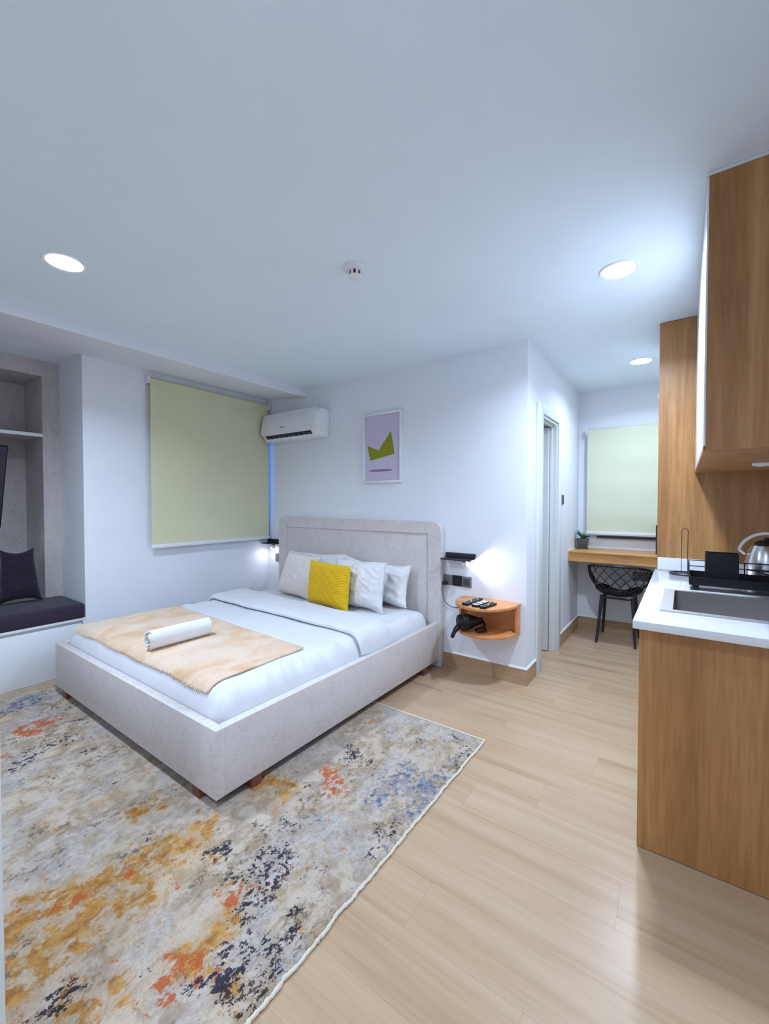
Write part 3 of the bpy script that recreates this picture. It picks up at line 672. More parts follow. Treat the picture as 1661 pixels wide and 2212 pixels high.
# air outlet on the slanted lower face
dv = Vector((0, 0.060, -0.075)).normalized(); nv_ = Vector((0, -0.78, -0.62)).normalized()
def slant(x, s_, o_): p = Vector((x, 2.885, 2.07)) + dv*s_ + nv_*o_; return (p.x, p.y, p.z)
ou = MB(); x0, x1 = AX0+0.055, AX1-0.11
ou.add([slant(x0, 0.001, .001), slant(x1, 0.001, .001), slant(x1, 0.078, .001), slant(x0, 0.078, .001), slant(x0, 0.001, -.01), slant(x1, 0.001, -.01), slant(x1, 0.078, -.01), slant(x0, 0.078, -.01)], [(0,1,2,3), (7,6,5,4), (0,4,5,1), (1,5,6,2), (2,6,7,3), (3,7,4,0)])
ao = build('air_outlet', ou, M['dark'], t)
for k in range(9):
    xx = Z(x0+0.05, x1-0.04, k/8); f_ = MB().add([slant(xx, .046, .001), slant(xx+.012, .046, .001), slant(xx+.012, .06, .004), slant(xx, .06, .004), slant(xx, .046, .006), slant(xx+.012, .046, .006), slant(xx+.012, .06, .009), slant(xx, .06, .009)], [(0,1,2,3), (7,6,5,4), (0,4,5,1), (1,5,6,2), (2,6,7,3), (3,7,4,0)])
    build('vane', f_, M['grey'], ao)
fl = MB().add([slant(x0-.01, .062, .006), slant(x1+.01, .062, .006), slant(x1+.01, .085, .012), slant(x0-.01, .085, .012), slant(x0-.01, .062, .010), slant(x1+.01, .062, .010), slant(x1+.01, .085, .017), slant(x0-.01, .085, .017)], [(0,1,2,3), (7,6,5,4), (0,4,5,1), (1,5,6,2), (2,6,7,3), (3,7,4,0)])
build('louvre', fl, M['white'], t)
def text_part(name, txt, size, pos, rot, mt, parent):
    c = bpy.data.curves.new('lettering', 'FONT'); c.body = txt; c.size = size; c.extrude = 0.0004; c.align_x = 'CENTER'; c.align_y = 'CENTER'
    tmp = bpy.data.objects.new('lettering', c); COL.objects.link(tmp)
    bpy.context.view_layer.update()
    me = bpy.data.meshes.new_from_object(tmp.evaluated_get(bpy.context.evaluated_depsgraph_get()))
    bpy.data.objects.remove(tmp); bpy.data.curves.remove(c)
    me.materials.clear(); me.materials.append(mt)
    o = bpy.data.objects.new(name, me); COL.objects.link(o); o.parent = parent
    o.location = Vector(pos) - wloc(parent); o.rotation_euler = rot; return o
text_part('lettering', 'Hisense', 0.021, (-3.365, bul(0, 2.118)-0.0075, 2.118), (D(90), 0, 0), M['grey'], t)
# ------------------------------------------------------------------ picture
PX0, PX1, PZ0, PZ1 = -2.427, -1.999, 1.518, 2.150
t = thing('framed_print', 'white framed print of an olive jagged shape above a violet ellipse on lavender', 'picture', ((PX0+PX1)/2, YB-0.01, PZ0))
for a in ((PX0, PX1, PZ0, PZ0+0.020), (PX0, PX1, PZ1-0.020, PZ1), (PX0, PX0+0.020, PZ0+0.02, PZ1-0.02), (PX1-0.020, PX1, PZ0+0.02, PZ1-0.02)):
    build('frame_side', MB().box(a[0], a[1], YB-0.026, YB-0.001, a[2], a[3]), M['gloss_white'], t, bevel=0.002)
build('print', MB().box(PX0+0.018, PX1-0.018, YB-0.013, YB-0.006, PZ0+0.018, PZ1-0.018), M['paper'], t)
def pu(u, v): return (Z(PX0, PX1, u), Z(PZ1, PZ0, v))
build('olive_shape', MB().prism([pu(.11,.455), pu(.19,.675), pu(.825,.60), pu(.73,.275), pu(.41,.535)], YB-0.0140, YB-0.013, 'y'), M['olive'], t)
build('violet_shape', MB().prism([pu(.46+.31*math.cos(a), .822+.018*math.sin(a)) for a in [k/20*2*math.pi for k in range(20)]], YB-0.0140, YB-0.013, 'y'), M['violet'], t)
# ------------------------------------------------------------------ reading shelves with spot lamps, sockets
def reading(name, lab, x0, x1, hx, aim, power):
    t = thing(name, lab, 'wall lamp', ((x0+x1)/2, YB, 0.885), 'reading lamps by the headboard')
    build('back_plate', MB().box(x0, x1, YB-0.016, YB, 0.893, 0.937), M['blackmetal'], t, bevel=0.002)
    build('shelf', MB().box(x0, x1, YB-0.105, YB-0.016, 0.886, 0.897), M['blackmetal'], t, bevel=0.002)
    hy, hz = YB-0.060, 0.862
    d = (Vector(aim) - Vector((hx, hy, hz))).normalized()
    q = Vector((0,0,1)).rotation_difference(d).to_matrix().to_4x4()
    m = MB().lathe([(0.010, -0.022), (0.020, -0.016), (0.024, 0.0), (0.024, 0.018), (0.020, 0.018)], (0,0,0), 20); m.xf(Matrix.Translation((hx, hy, hz)) @ q)
    hd = build('lamp_head', m, M['white'], t, smooth=True)
    m = MB().lathe([(0.0215, 0.012), (0.0215, 0.020), (0.0165, 0.031), (0.007, 0.0365), (0.0, 0.037)], (0,0,0), 20); m.xf(Matrix.Translation((hx, hy, hz)) @ q)
    build('lens', m, M['led'], hd, smooth=True)
    build('stem', MB().tube([(hx, hy, 0.887), (hx, hy, hz+0.01)], 0.006), M['blackmetal'], t)
    ld = bpy.data.lights.new('reading_beam', 'SPOT'); ld.energy = power; ld.color = (0.90, 0.88, 1.0); ld.spot_size = D(150); ld.spot_blend = 0.7; ld.shadow_soft_size = 0.015
    lo = bpy.data.objects.new('reading_beam', ld); COL.objects.link(lo); lo.parent = t
    lo.location = Vector((hx, hy, hz)) + d*0.040 - wloc(t); lo.rotation_euler = d.to_track_quat('-Z', 'Y').to_euler()
reading('reading_lamp', 'lit black shelf reading lamp on the wall above the round bedside shelf', -1.572, -1.314, -1.385, (-1.19, YB, 0.895), 9.0)
reading('reading_lamp', 'lit black shelf reading lamp in the corner left of the headboard', -3.810, -3.600, -3.655, (-3.78, 2.95, 0.62), 1.1)
def socket(name, lab, cat, c, plane, w, h, kind):
    t = thing(name, lab, cat, c, 'wall plates')
    def b(du0, du1, dz0, dz1, d0, d1):
        if plane == 'y': return MB().box(c[0]+du0, c[0]+du1, c[1]-d1, c[1]-d0, c[2]+dz0, c[2]+dz1)
        return MB().box(c[0]+d0, c[0]+d1, c[1]+du0, c[1]+du1, c[2]+dz0, c[2]+dz1)
    pm_ = M['grey'] if kind != 'black' else M['black']
    build('plate', b(-w/2, w/2, -h/2, h/2, 0, 0.009), pm_, t, bevel=0.002)
    if kind in ('grey', 'black'):
        build('insert', b(-w*.38, w*.38, -h*.38, h*.38, 0.009, 0.011), M['black'] if kind == 'black' else M['grey'], t)
        for du in (-.012, .012): build('pin_hole', b(du-.003, du+.003, -.012, -.006, .011, .0115), M['dark'], t)
        build('earth_hole', b(-.003, .003, .004, .014, .011, .0115), M['redled'] if kind == 'black' else M['dark'], t)
    if kind == 'switch': build('rocker', b(-w*.33, w*.33, -h*.33, h*.33, 0.009, 0.013), M['cord'], t, bevel=0.002)
    if kind == 'card': build('rocker', b(-w*.3, w*.3, -h*.4, h*.4, 0.009, 0.012), M['cord'], t)
    return t
socket('wall_socket', 'grey wall socket with a black plug, nearest the headboard', 'socket', (-1.5495, YB, 0.711), 'y', 0.076, 0.084, 'grey')
socket('wall_socket', 'black wall socket with red indicator between two grey plates', 'socket', (-1.4700, YB, 0.711), 'y', 0.076, 0.084, 'black')
socket('wall_switch', 'grey square wall switch above the round bedside shelf', 'switch', (-1.3890, YB, 0.709), 'y', 0.080, 0.084, 'switch')
socket('wall_socket', 'grey wall socket under the corner reading lamp', 'socket', (-3.645, YB, 0.735), 'y', 0.084, 0.084, 'grey')
socket('wall_switch', 'small grey wall switch beside the doorway', 'switch', (XC, 4.125, 1.368), 'x', 0.08, 0.09, 'card')
socket('wall_socket', 'dark double wall socket under the desk behind the chair', 'socket', (-0.33, YH, 0.60), 'y', 0.16, 0.09, 'grey')
t = thing('power_plug', 'black plug with thin cord running down to the bedside shelf', 'plug', (-1.568, YB-0.01, 0.68))
build('plug_body', MB().box(-1.586, -1.550, YB-0.050, YB-0.0118, 0.674, 0.698), M['black'], t, bevel=0.006)
def catmull(P, n=10):
    P = [Vector(p) for p in P]; out = []
    for i in range(len(P)-1):
        a, b, c, d = P[max(i-1, 0)], P[i], P[i+1], P[min(i+2, len(P)-1)]
        for k in range(n):
            s_ = k/n; out.append(0.5*((2*b)+(c-a)*s_+(2*a-5*b+4*c-d)*s_*s_+(3*b-a-3*c+d)*s_**3))
    out.append(P[-1]); return out
build('cord', MB().tube(catmull([(-1.574, YB-0.045, 0.676), (-1.582, YB-0.055, 0.66), (-1.582, YB-0.04, 0.60), (-1.575, YB-0.012, 0.53), (-1.52, YB-0.009, 0.495), (-1.45, YB-0.008, 0.498), (-1.425, YB-0.008, 0.50)]), 0.0028, 6), M['cord'], t, smooth=True)
# ------------------------------------------------------------------ half-round bedside shelf and what lies on it
NX0, NX1, NZ0, NZ1, ND = -1.419, -0.962, 0.395, 0.600, 0.345
def dshape(x0, x1, dep, y0=YB-0.0005):
    cx, r = (x0+x1)/2, (x1-x0)/2
    return [(x1, y0)] + [(x0, y0)] + [(cx + r*math.cos(a)*1.0, y0 - 0.03 - (dep-0.03)*math.sin(a)**0.85) for a in [math.pi + math.pi*0 - k/28*math.pi for k in range(29)]]
t = thing('bedside_shelf', 'half-round cherry wood wall shelf with two tiers beside the bed', 'shelf', ((NX0+NX1)/2, YB-0.12, NZ0))
build('top_board', MB().prism(dshape(NX0, NX1, ND), NZ1-0.019, NZ1, 'z'), M['cherry'], t, bevel=0.0015)
build('bottom_board', MB().prism(dshape(NX0+0.004, NX1-0.002, ND-0.045), NZ0-0.019, NZ0, 'z'), M['cherry'], t, bevel=0.0015)
build('back_board', MB().box(NX0+0.004, NX1-0.003, YB-0.014, YB-0.0005, NZ0, NZ1-0.019), M['cherry'], t)
build('side_board', MB().box(NX1-0.018, NX1, YB-0.075, YB-0.014, NZ0, NZ1-0.019), M['cherry'], t)
build('side_board', MB().box(NX0, NX0+0.016, YB-0.075, YB-0.014, NZ0, NZ1-0.019), M['cherry'], t)
def remote(lab, x, y, L_, w_, yaw, body, face, nb):
    t = thing('remote_control', lab, 'remote', (x, y, NZ1), 'remote controls on the bedside shelf')
    R = Matrix.Translation((x, y, NZ1+0.0006)) @ Matrix.Rotation(yaw, 4, 'Z')
    build('case', MB().prism(rrect(-w_/2, w_/2, -L_/2, L_/2, 0.012, 4), 0, 0.017, 'z').xf(R), body, t, bevel=0.004)
    if face: build('face_plate', MB().prism(rrect(-w_*.44, w_*.44, -L_*.46, L_*.46, 0.008, 4), 0.017, 0.0185, 'z').xf(R), face, t)
    z0 = 0.0185 if face else 0.017
    if nb:
        for i in range(nb):
            for j in range(3):
                yy = Z(-L_*.38, L_*.40, i/(nb-1)); xx = (j-1)*w_*.27
                build('button', MB().box(xx-.0045, xx+.0045, yy-.0038, yy+.0038, z0, z0+.002).xf(R), M['white'] if (i+j) % 4 == 0 else M['grey'], t)
    else:
        build('display', MB().box(-w_*.33, w_*.33, -L_*.36, -L_*.12, z0, z0+.001).xf(R), M['grey'], t)
        for i in range(3):
            build('button', MB().box((i-1)*w_*.27-.005, (i-1)*w_*.27+.005, L_*.05, L_*.12, z0, z0+.002).xf(R), M['grey'], t)
remote('long dark grey remote control, leftmost on the bedside shelf', -1.255, 2.86, 0.235, 0.050, D(-6), M['black'], None, 9)
remote('white faced remote control between two dark remotes', -1.180, 2.825, 0.170, 0.052, D(-8), M['black'], M['white'], 0)
remote('short black remote control, rightmost on the bedside shelf', -1.118, 2.815, 0.180, 0.046, D(-8), M['black'], None, 7)
t = thing('hair_dryer', 'black hair dryer on the lower tier of the bedside shelf, handle hanging over the edge', 'hair dryer', (-1.27, 2.86, NZ0))
hc = Vector((-1.285, 2.835, NZ0+0.066))
ax = Vector((0.70, 0.71, 0.0)).normalized()
q = Vector((0,0,1)).rotation_difference(ax).to_matrix().to_4x4()
m = MB().lathe([(0.026, -0.078), (0.050, -0.070), (0.060, -0.045), (0.060, -0.005), (0.050, 0.03), (0.038, 0.055), (0.034, 0.075), (0.024, 0.076)], (0,0,0), 22); m.xf(Matrix.Translation(hc) @ q)
db = build('barrel', m, M['black'], t, smooth=True)
m = MB().lathe([(0.032, 0.073), (0.042, 0.088), (0.040, 0.108), (0.030, 0.109)], (0,0,0), 20); m.xf(Matrix.Translation(hc) @ q @ Matrix.Scale(0.5, 4, Vector((1,0,0))))
build('nozzle', m, M['black'], t, smooth=True)
for k in range(4):
    m = MB().lathe([(0.0600, -0.045+k*0.011), (0.0622, -0.042+k*0.011), (0.0600, -0.039+k*0.011)], (0,0,0), 22); m.xf(Matrix.Translation(hc) @ q)
    build('grille_ring', m, M['blackmetal'], db, smooth=True)
hp = hc - ax*0.03
pts = catmull([hp, hp+Vector((-0.015, -0.045, -0.020)), hp+Vector((-0.030, -0.085, -0.055)), hp+Vector((-0.042, -0.105, -0.098))], 6)
build('handle', MB().tube(pts, [0.026]*4+[0.019]*8+[0.0145]*(len(pts)-14)+[0.013, 0.010], 14), M['black'], t, smooth=True)
build('coiled_cord', MB().tube(catmull([hc+Vector((0.03, 0.07, 0.02)), hc+Vector((0.08, 0.09, 0.0)), hc+Vector((0.11, 0.05, -0.03)), hc+Vector((0.07, 0.01, -0.045)), hc+Vector((0.09, -0.03, -0.05)), hc+Vector((0.13, 0.02, -0.05)), hc+Vector((0.10, 0.08, -0.045))], 8), 0.0085, 8), M['black'], t, smooth=True)
# ------------------------------------------------------------------ kitchen run along the right wall
KX, KY0, KY1, KT = -0.133, 1.866, 3.279, 0.90
t = thing('base_cabinet', 'walnut laminate kitchen base cabinet under the white worktop', 'cabinet', (0.18, 2.57, 0))
build('end_panel', MB().box(KX, XR-0.001, KY0, KY0+0.018, 0.004, KT-0.031), M['wood'], t)
build('far_panel', MB().box(KX+0.02, XR-0.001, KY1-0.020, KY1-0.002, 0.004, KT-0.031), M['wood'], t)
build('back_panel', MB().box(XR-0.012, XR-0.001, KY0+0.018, KY1-0.02, 0.004, KT-0.031), M['wood'], t)
build('bottom_panel', MB().box(KX+0.02, XR-0.012, KY0+0.018, KY1-0.02, 0.10, 0.118), M['wood'], t)
build('plinth', MB().box(KX+0.05, KX+0.066, KY0+0.018, KY1-0.02, 0.004, 0.10), M['wood'], t)
for k in range(3):
    a = Z(KY0+0.019, KY1-0.021, k/3)+0.0015; b = Z(KY0+0.019, KY1-0.021, (k+1)/3)-0.0015
    dr = build('door', MB().box(KX, KX+0.018, a, b, 0.104, KT-0.036), M['gloss_white'], t, bevel=0.0015)
    build('handle', MB().box(KX-0.010, KX, a+0.05, b-0.05, KT-0.06, KT-0.05), M['steel'], dr)
WX0, WY_0 = -0.149, 1.784
SX0, SX1, SY0, SY1 = -0.073, 0.435, 2.008, 2.525
hole = (SX0+0.012, SX1-0.012, SY0+0.012, SY1-0.012)
wk = MB()
xs_, ys_ = [WX0, hole[0], hole[1], XR-0.001], [WY_0, hole[2], hole[3], KY1-0.001]
vv = [(x, y, z) for z in (KT-0.030, KT) for y in ys_ for x in xs_]
ff = []
for j in range(3):
    for i in range(3):
        if i == 1 and j == 1: continue
        a = j*4+i; ff += [(a, a+4, a+5, a+1), (16+a, 16+a+1, 16+a+5, 16+a+4)]
for i in range(3): ff += [(i, i+1, 17+i, 16+i), (12+i, 28+i, 29+i, 13+i), (4*i, 16+4*i, 20+4*i, 4*i+4), (4*i+3, 4*i+7, 23+4*i, 19+4*i)]
ff += [(5, 21, 22, 6), (9, 10, 26, 25), (5, 9, 25, 21), (6, 22, 26, 10)]
tag(build('worktop', wk.add(vv, ff), M['quartz'], bevel=0.002), 'white polished stone kitchen worktop with a cut-out for the sink', 'worktop')
t = thing('kitchen_sink', 'rectangular stainless steel sink set into the white worktop', 'sink', ((SX0+SX1)/2, (SY0+SY1)/2, KT-0.20))
bx0, bx1, by0, by1 = SX0+0.042, SX1-0.042, SY0+0.030, SY1-0.030
rm = MB()
for (x0, x1, y0, y1) in ((SX0, SX1, SY0, by0), (SX0, SX1, by1, SY1), (SX0, bx0, by0, by1), (bx1, SX1, by0, by1)):
    rm.box(x0, x1, y0, y1, KT+0.0003, KT+0.005)
build('rim', rm, M['rimsteel'], t)
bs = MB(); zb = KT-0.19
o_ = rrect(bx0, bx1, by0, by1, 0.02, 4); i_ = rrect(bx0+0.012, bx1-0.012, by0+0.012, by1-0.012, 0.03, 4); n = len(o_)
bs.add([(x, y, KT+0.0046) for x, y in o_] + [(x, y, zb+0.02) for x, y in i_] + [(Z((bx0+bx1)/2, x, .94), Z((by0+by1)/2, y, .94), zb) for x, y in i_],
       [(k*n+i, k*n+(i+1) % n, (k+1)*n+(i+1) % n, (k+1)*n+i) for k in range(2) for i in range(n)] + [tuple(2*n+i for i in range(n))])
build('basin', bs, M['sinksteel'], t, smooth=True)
build('drain', MB().lathe([(0.045, zb+0.0005), (0.045, zb+0.003), (0.02, zb+0.001)], ((bx0+bx1)/2, (by0+by1)/2, 0), 24), M['steel'], t, smooth=True)
t = thing('tall_cabinet', 'full height walnut laminate cabinet panel at the end of the worktop', 'cabinet', (0.18, 3.6, 0))
build('side_panel', MB().box(-0.140, XR-0.001, KY1, KY1+0.018, 0.0, HC-0.004), M['wood'], t)
build('carcass', MB().box(-0.122, XR-0.001, KY1+0.018, 3.86, 0.0, HC-0.004), M['gloss_white'], t)
for z0, z1 in ((0.08, 1.30), (1.304, 2.47)):
    build('door', MB().box(-0.140, -0.1215, KY1+0.020, 3.858, z0, z1), M['gloss_white'], t, bevel=0.0015)
build('hinge_cap', MB().box(-0.143, -0.1405, KY1+0.004, KY1+0.012, 2.02, 2.05), M['steel'], t)
tag(build('upstand', MB().box(-0.135, XR-0.001, KY1-0.013, KY1-0.0015, KT+0.0005, 0.980), M['quartz'], bevel=0.001), 'low white stone upstand strip behind the worktop', 'upstand')
UX, UY0, UZ = 0.055, 1.895, 1.523
t = thing('wall_cabinet', 'walnut laminate wall cabinet with white gloss doors near the ceiling', 'cabinet', (0.28, 2.58, UZ))
build('end_panel', MB().box(UX+0.006, XR-0.001, UY0, UY0+0.018, UZ, HC-0.014), M['wood'], t)
build('bottom_panel', MB().box(UX, XR-0.001, UY0+0.018, KY1-0.001, UZ, UZ+0.018), M['wood'], t)
build('carcass', MB().box(UX+0.022, XR-0.001, UY0+0.018, KY1-0.001, UZ+0.018, HC-0.014), M['gloss_white'], t)
build('filler_strip', MB().box(UX, XR-0.001, UY0-0.002, KY1-0.001, HC-0.013, HC-0.001), M['gloss_white'], t)
for k in range(3):
    a = Z(UY0, KY1-0.002, k/3)+0.0015; b = Z(UY0, KY1-0.002, (k+1)/3)-0.0015
    build('door', MB().box(UX, UX+0.0055, a, b, UZ+0.0185, HC-0.02), M['gloss_white'], t)
build('puck_light', MB().prism([(0.255, 2.58), (0.40, 2.48), (0.43, 2.58), (0.29, 2.69)], UZ-0.014, UZ-0.0005, 'z'), M['white'], t, bevel=0.003)
# paper towel stand
t = thing('towel_stand', 'thin black wire kitchen roll stand with round base on the worktop', 'stand', (0.004, 3.10, KT))
build('ring_base', MB().tube([(0.008+0.074*math.cos(a), 3.12+0.074*math.sin(a), KT+0.006) for a in [k/36*2*math.pi for k in range(36)]], 0.0055, 8, closed=True), M['blackmetal'], t, smooth=True)
build('cross_bar', MB().tube([(0.008-0.070, 3.12, KT+0.006), (0.008+0.070, 3.12, KT+0.006)], 0.003, 6), M['blackmetal'], t)
lp = [(0.008-0.0155, 3.12, KT+0.008), (0.008-0.0155, 3.12, 1.165)] + [(0.008-0.0155*math.cos(a), 3.12, 1.165+0.0155*math.sin(a)) for a in [k/10*math.pi for k in range(1, 10)]] + [(0.008+0.0155, 3.12, 1.165), (0.008+0.0155, 3.12, KT+0.008)]
build('wire_loop', MB().tube(lp, 0.0018, 6), M['blackmetal'], t, smooth=True)
# dish rack
t = thing('dish_rack', 'black dish drying rack with wire rails behind the sink', 'dish rack', (0.25, 2.71, KT))
qx0, qx1, qy0, qy1 = 0.026, 0.470, 2.58, 2.84
build('tray', MB().box(qx0, qx1, qy0, qy1, 0.926, 0.934).box(qx0, qx1, qy0, qy0+0.006, 0.934, 0.966).box(qx0, qx1, qy1-0.006, qy1, 0.934, 0.966).box(qx0, qx0+0.006, qy0+0.006, qy1-0.006, 0.934, 0.966).box(qx1-0.006, qx1, qy0+0.006, qy1-0.006, 0.934, 0.966), M['black'], t)
for x in (qx0+0.028, qx1-0.028):
    for y in (qy0+0.02, qy1-0.02):
        build('foot', MB().box(x-0.013, x+0.013, y-0.010, y+0.010, KT+0.0005, 0.926), M['black'], t, bevel=0.002)
for z in (0.990, 1.022):
    build('rail', MB().tube([(qx0, qy1, z), (qx0, qy0+0.10, z)], 0.003, 6).tube([(qx0, qy1, z), (qx1, qy1, z)], 0.003, 6), M['blackmetal'], t)
for x, y in ((qx0, qy1), (qx0, qy1-0.07), (qx0, qy0+0.10), (0.14, qy1), (0.26, qy1), (0.36, qy1), (qx1, qy1)):
    build('upright', MB().tube([(x, y, 0.96), (x, y, 1.024)], 0.003, 6), M['blackmetal'], t)
build('rail', MB().tube([(0.245, qy0, 1.022), (0.285, qy0, 1.018), (0.335, qy0, 0.995), (0.36, qy0, 0.97)], 0.004, 6), M['blackmetal'], t)
build('rail', MB().tube([(0.30, qy0+0.03, 1.015), (qx1, qy0+0.03, 1.015)], 0.004, 6), M['blackmetal'], t)
ub = MB().box(0.094, 0.226, 2.69, 2.694, 0.935, 1.080).box(0.094, 0.226, 2.776, 2.78, 0.935, 1.080).box(0.094, 0.098, 2.694, 2.776, 0.935, 1.080).box(0.222, 0.226, 2.694, 2.776, 0.935, 1.080).box(0.098, 0.222, 2.694, 2.776, 0.935, 0.939)
build('cutlery_box', ub, M['black'], t)
# kettle
kc = (0.368, 3.02)
t = thing('kettle', 'brushed steel kettle with arched handle and black lid behind the dish rack', 'kettle', (kc[0], kc[1], KT))
build('body', MB().lathe([(0.085, KT+0.001), (0.098, KT+0.008), (0.100, KT+0.04), (0.095, KT+0.10), (0.082, KT+0.165), (0.066, KT+0.205), (0.050, KT+0.213)], (*kc, 0), 40), M['steel'], t, smooth=True)
build('lid', MB().lathe([(0.054, KT+0.210), (0.050, KT+0.222), (0.030, KT+0.232), (0.012, KT+0.234), (0.012, KT+0.246), (0.0, KT+0.248)], (*kc, 0), 30), M['black'], t, smooth=True)
hd_ = MB(); vs_ = []; NA = 24
for k in range(NA+1):
    a = D(166) - k/NA*D(152); ca, sa = math.cos(a), math.sin(a)
    for r, yy in ((0.112, -0.011), (0.112, 0.011), (0.126, 0.011), (0.126, -0.011)):
        vs_.append((kc[0]+r*ca*1.02, kc[1]+yy, KT+0.150+r*sa*1.02))
fs_ = [(k*4+i, k*4+(i+1) % 4, k*4+4+(i+1) % 4, k*4+4+i) for k in range(NA) for i in range(4)] + [(3,2,1,0), tuple(NA*4+i for i in range(4))]
build('handle', hd_.add(vs_, fs_), M['steel'], t, smooth=True)
for s_ in (-1, 1):
    build('handle_post', MB().tube([(kc[0]+s_*0.088, kc[1], KT+0.155), (kc[0]+s_*0.116, kc[1], KT+0.180)], 0.008, 8), M['steel'], t, smooth=True)
build('spout', MB().tube([(kc[0], kc[1]+0.07, KT+0.10), (kc[0], kc[1]+0.12, KT+0.16), (kc[0], kc[1]+0.145, KT+0.20)], [0.024, 0.017, 0.013], 12), M['steel'], t, smooth=True)
# ------------------------------------------------------------------ desk niche
t = thing('wall_desk', 'oak laminate floating desk in the far niche below the pale blind', 'desk', (-0.2, 4.63, 0.76))
build('top_board', MB().box(XC+0.001, XR-0.001, 4.392, YH-0.001, 0.846, 0.862), M['desk'], t, bevel=0.001)
build('front_board', MB().box(XC+0.017, XR-0.001, 4.398, 4.414, 0.782, 0.846), M['desk'], t)
build('side_board', MB().box(XC+0.001, XC+0.017, 4.392, YH-0.001, 0.764, 0.846), M['desk'], t)
build('bottom_board', MB().box(XC+0.017, XR-0.001, 4.392, YH-0.001, 0.764, 0.782), M['desk'], t, bevel=0.001)
build('sealant', MB().box(XC+0.0005, XC+0.006, 4.392, YH-0.001, 0.862, 0.867), M['white'], t)
t = thing('desk_mirror', 'dark edged upright panel on the desk, mostly hidden by the tall cabinet', 'mirror', (-0.10, 4.6, 0.863))
build('backing', MB().box(-0.205, -0.195, 4.56, 4.84, 0.863, 1.13), M['blackmetal'], t)
build('face', MB().box(-0.195, -0.190, 4.57, 4.83, 0.873, 1.12), M['screen'], t)
# succulent
pcx, pcy = -0.850, 4.715
t = thing('potted_succulent', 'small green succulent in a square grey pot on the desk', 'potted plant', (pcx, pcy, 0.863))
def frustum(a0, a1, z0, z1): return MB().add([(pcx-a0, pcy-a0, z0), (pcx+a0, pcy-a0, z0), (pcx+a0, pcy+a0, z0), (pcx-a0, pcy+a0, z0), (pcx-a1, pcy-a1, z1), (pcx+a1, pcy-a1, z1), (pcx+a1, pcy+a1, z1), (pcx-a1, pcy+a1, z1)], [(0,3,2,1), (4,5,6,7), (0,1,5,4), (1,2,6,5), (2,3,7,6), (3,0,4,7)])
build('saucer', frustum(0.046, 0.050, 0.8625, 0.875), M['pot'], t, bevel=0.002)
build('pot', frustum(0.038, 0.054, 0.875, 0.968), M['pot'], t, bevel=0.003)
for k in range(16):
    a = k*2.4; lean = D(18 + 52*((k*0.37) % 1)); L_ = 0.085 + 0.03*((k*0.61) % 1)
    m = MB()
    def lf(u, v, L_=L_):
        w_ = 0.017*math.sin(math.pi*min(1, 0.12+0.88*v)**0.8)*(1 if v < .98 else 0.1); x = (2*u-1)*w_
        return (x, -0.35*x*x/0.017 + 0.25*L_*v*v, L_*v)
    m.grid(lf, 4, 8); n0 = len(m.v)
    m.v += [(p[0]*.9, p[1]+0.003, p[2]) for p in m.v]; m.f += [tuple(i+n0 for i in reversed(f)) for f in m.f[:32]]
    m.xf(Matrix.Translation((pcx, pcy, 0.962)) @ Matrix.Rotation(a, 4, 'Z') @ Matrix.Rotation(-lean, 4, 'X'))
    # keep leaves out of the wall
    m.v = [(max(p[0], XC+0.004), p[1], p[2]) for p in m.v]
    build('leaf', m, M['leaf'] if k % 4 else M['leaf_light'], t, smooth=True)
# ------------------------------------------------------------------ chair
CX, CY = -0.505, 4.615
t = thing('lattice_chair', 'black chair with diamond lattice bucket back at the desk', 'chair', (CX, CY, 0))
def rimp(f):
    a = abs(f)/D(90)
    z = 0.752 - 0.062*a**2 - (0.12*((a-1)/0.35)**1.5 if a > 1 else 0)
    return Vector((CX + 0.268*math.sin(f), CY - 0.285*math.cos(f), z))
def lowp(f):
    return Vector((CX + 0.198*math.sin(f), CY - 0.205*math.cos(f), 0.505 + 0.012*(abs(f)/D(90))**2))
def shell(f, s_):
    p = lowp(f).lerp(rimp(f), s_); bulge = 0.022*math.sin(math.pi*s_)
    return p + Vector((math.sin(f), -math.cos(f), 0))*bulge
FM = D(122)
build('rim', MB().tube([rimp(Z(-FM, FM, k/48)) for k in range(49)], 0.0115, 10), M['blackmetal'], t, smooth=True)
NL = 13
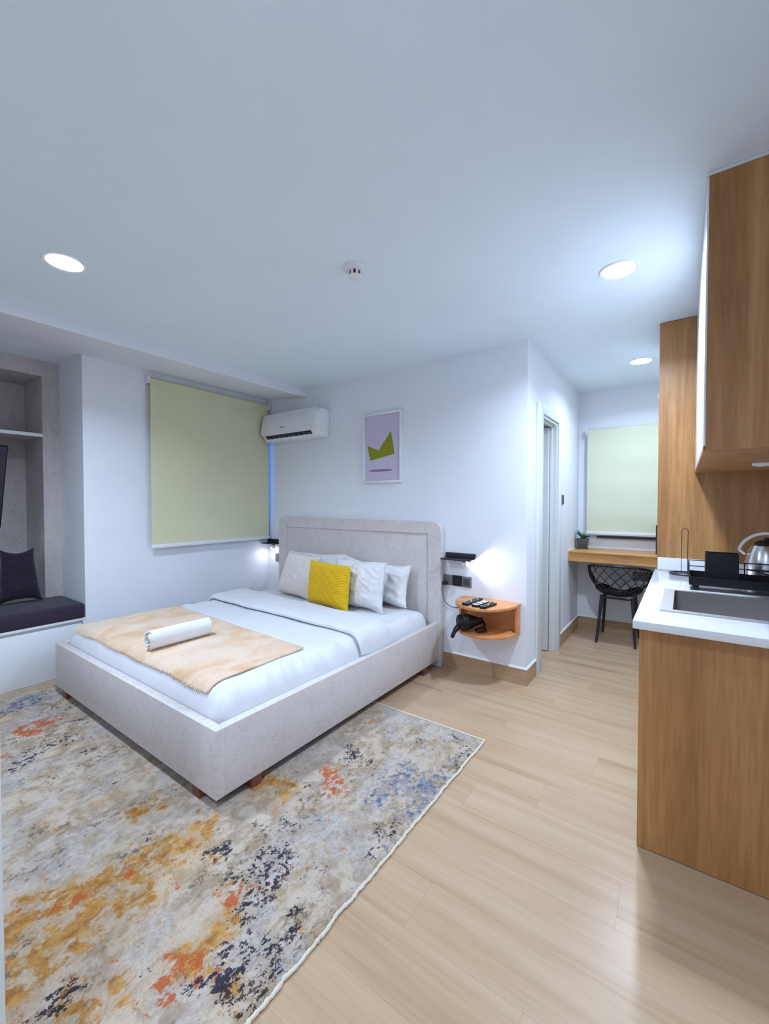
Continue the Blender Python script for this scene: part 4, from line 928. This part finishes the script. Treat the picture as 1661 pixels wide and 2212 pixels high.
for fam in (1, -1):
    for k in range(-3, NL+3):
        f0 = Z(-FM, FM, k/(NL-1)); f1 = f0 + fam*D(50)
        pts = []
        for j in range(13):
            f = Z(f0, f1, j/12)
            if -FM <= f <= FM: pts.append(shell(f, j/12))
        if len(pts) > 2: build('lattice_bar', MB().tube(pts, 0.0042, 6), M['blackmetal'], t, smooth=True)
sd = MB()
def seatf(u, v):
    f = 2*math.pi*u - math.pi; a = abs(f)
    e = Vector((CX + 0.198*math.sin(f), CY - 0.205*math.cos(f), 0))
    h = (0.520 if a <= FM else Z(0.520, 0.455, sstep(FM, math.pi, a)))
    c = Vector((CX, CY, 0)); p = c.lerp(e, math.sin(v*math.pi/2)); 
    return (p.x, p.y, 0.438 + (h-0.438)*(1-math.cos(v*math.pi/2))**0.9)
sd.grid(seatf, 48, 10); n0 = len(sd.v)
def seatb(p): return (CX+(p[0]-CX)*1.03, CY+(p[1]-CY)*1.03, p[2]-0.012)
sd.v += [seatb(p) for p in sd.v]; sd.f += [tuple(i+n0 for i in reversed(f)) for f in sd.f[:480]]
sd.f += [(480+10+i, 480+11+i, n0+491+i, n0+490+i) for i in range(48)]
o = build('seat', sd, M['black'], t, smooth=True)
bmx = bmesh.new(); bmx.from_mesh(o.data); bmesh.ops.remove_doubles(bmx, verts=bmx.verts, dist=1e-5); bmesh.ops.recalc_face_normals(bmx, faces=bmx.faces); bmx.to_mesh(o.data); bmx.free()
for sx_, (yt, yb) in ((-1, (4.50, 4.402)), (1, (4.50, 4.402)), (-1, (4.72, 4.80)), (1, (4.72, 4.80))):
    build('leg', MB().tube([(CX+sx_*0.128, yt, 0.445), (CX+sx_*0.161, yb, 0.0)], [0.0175, 0.0105], 12), M['blackmetal'], t, smooth=True)
fr = MB()
for a, b in (((-.128, 4.50), (.128, 4.50)), ((-.128, 4.72), (.128, 4.72)), ((-.128, 4.50), (-.128, 4.72)), ((.128, 4.50), (.128, 4.72))):
    fr.tube([(CX+a[0], a[1], 0.425), (CX+b[0], b[1], 0.425)], 0.010, 8)
build('under_frame', fr, M['blackmetal'], t, smooth=True)
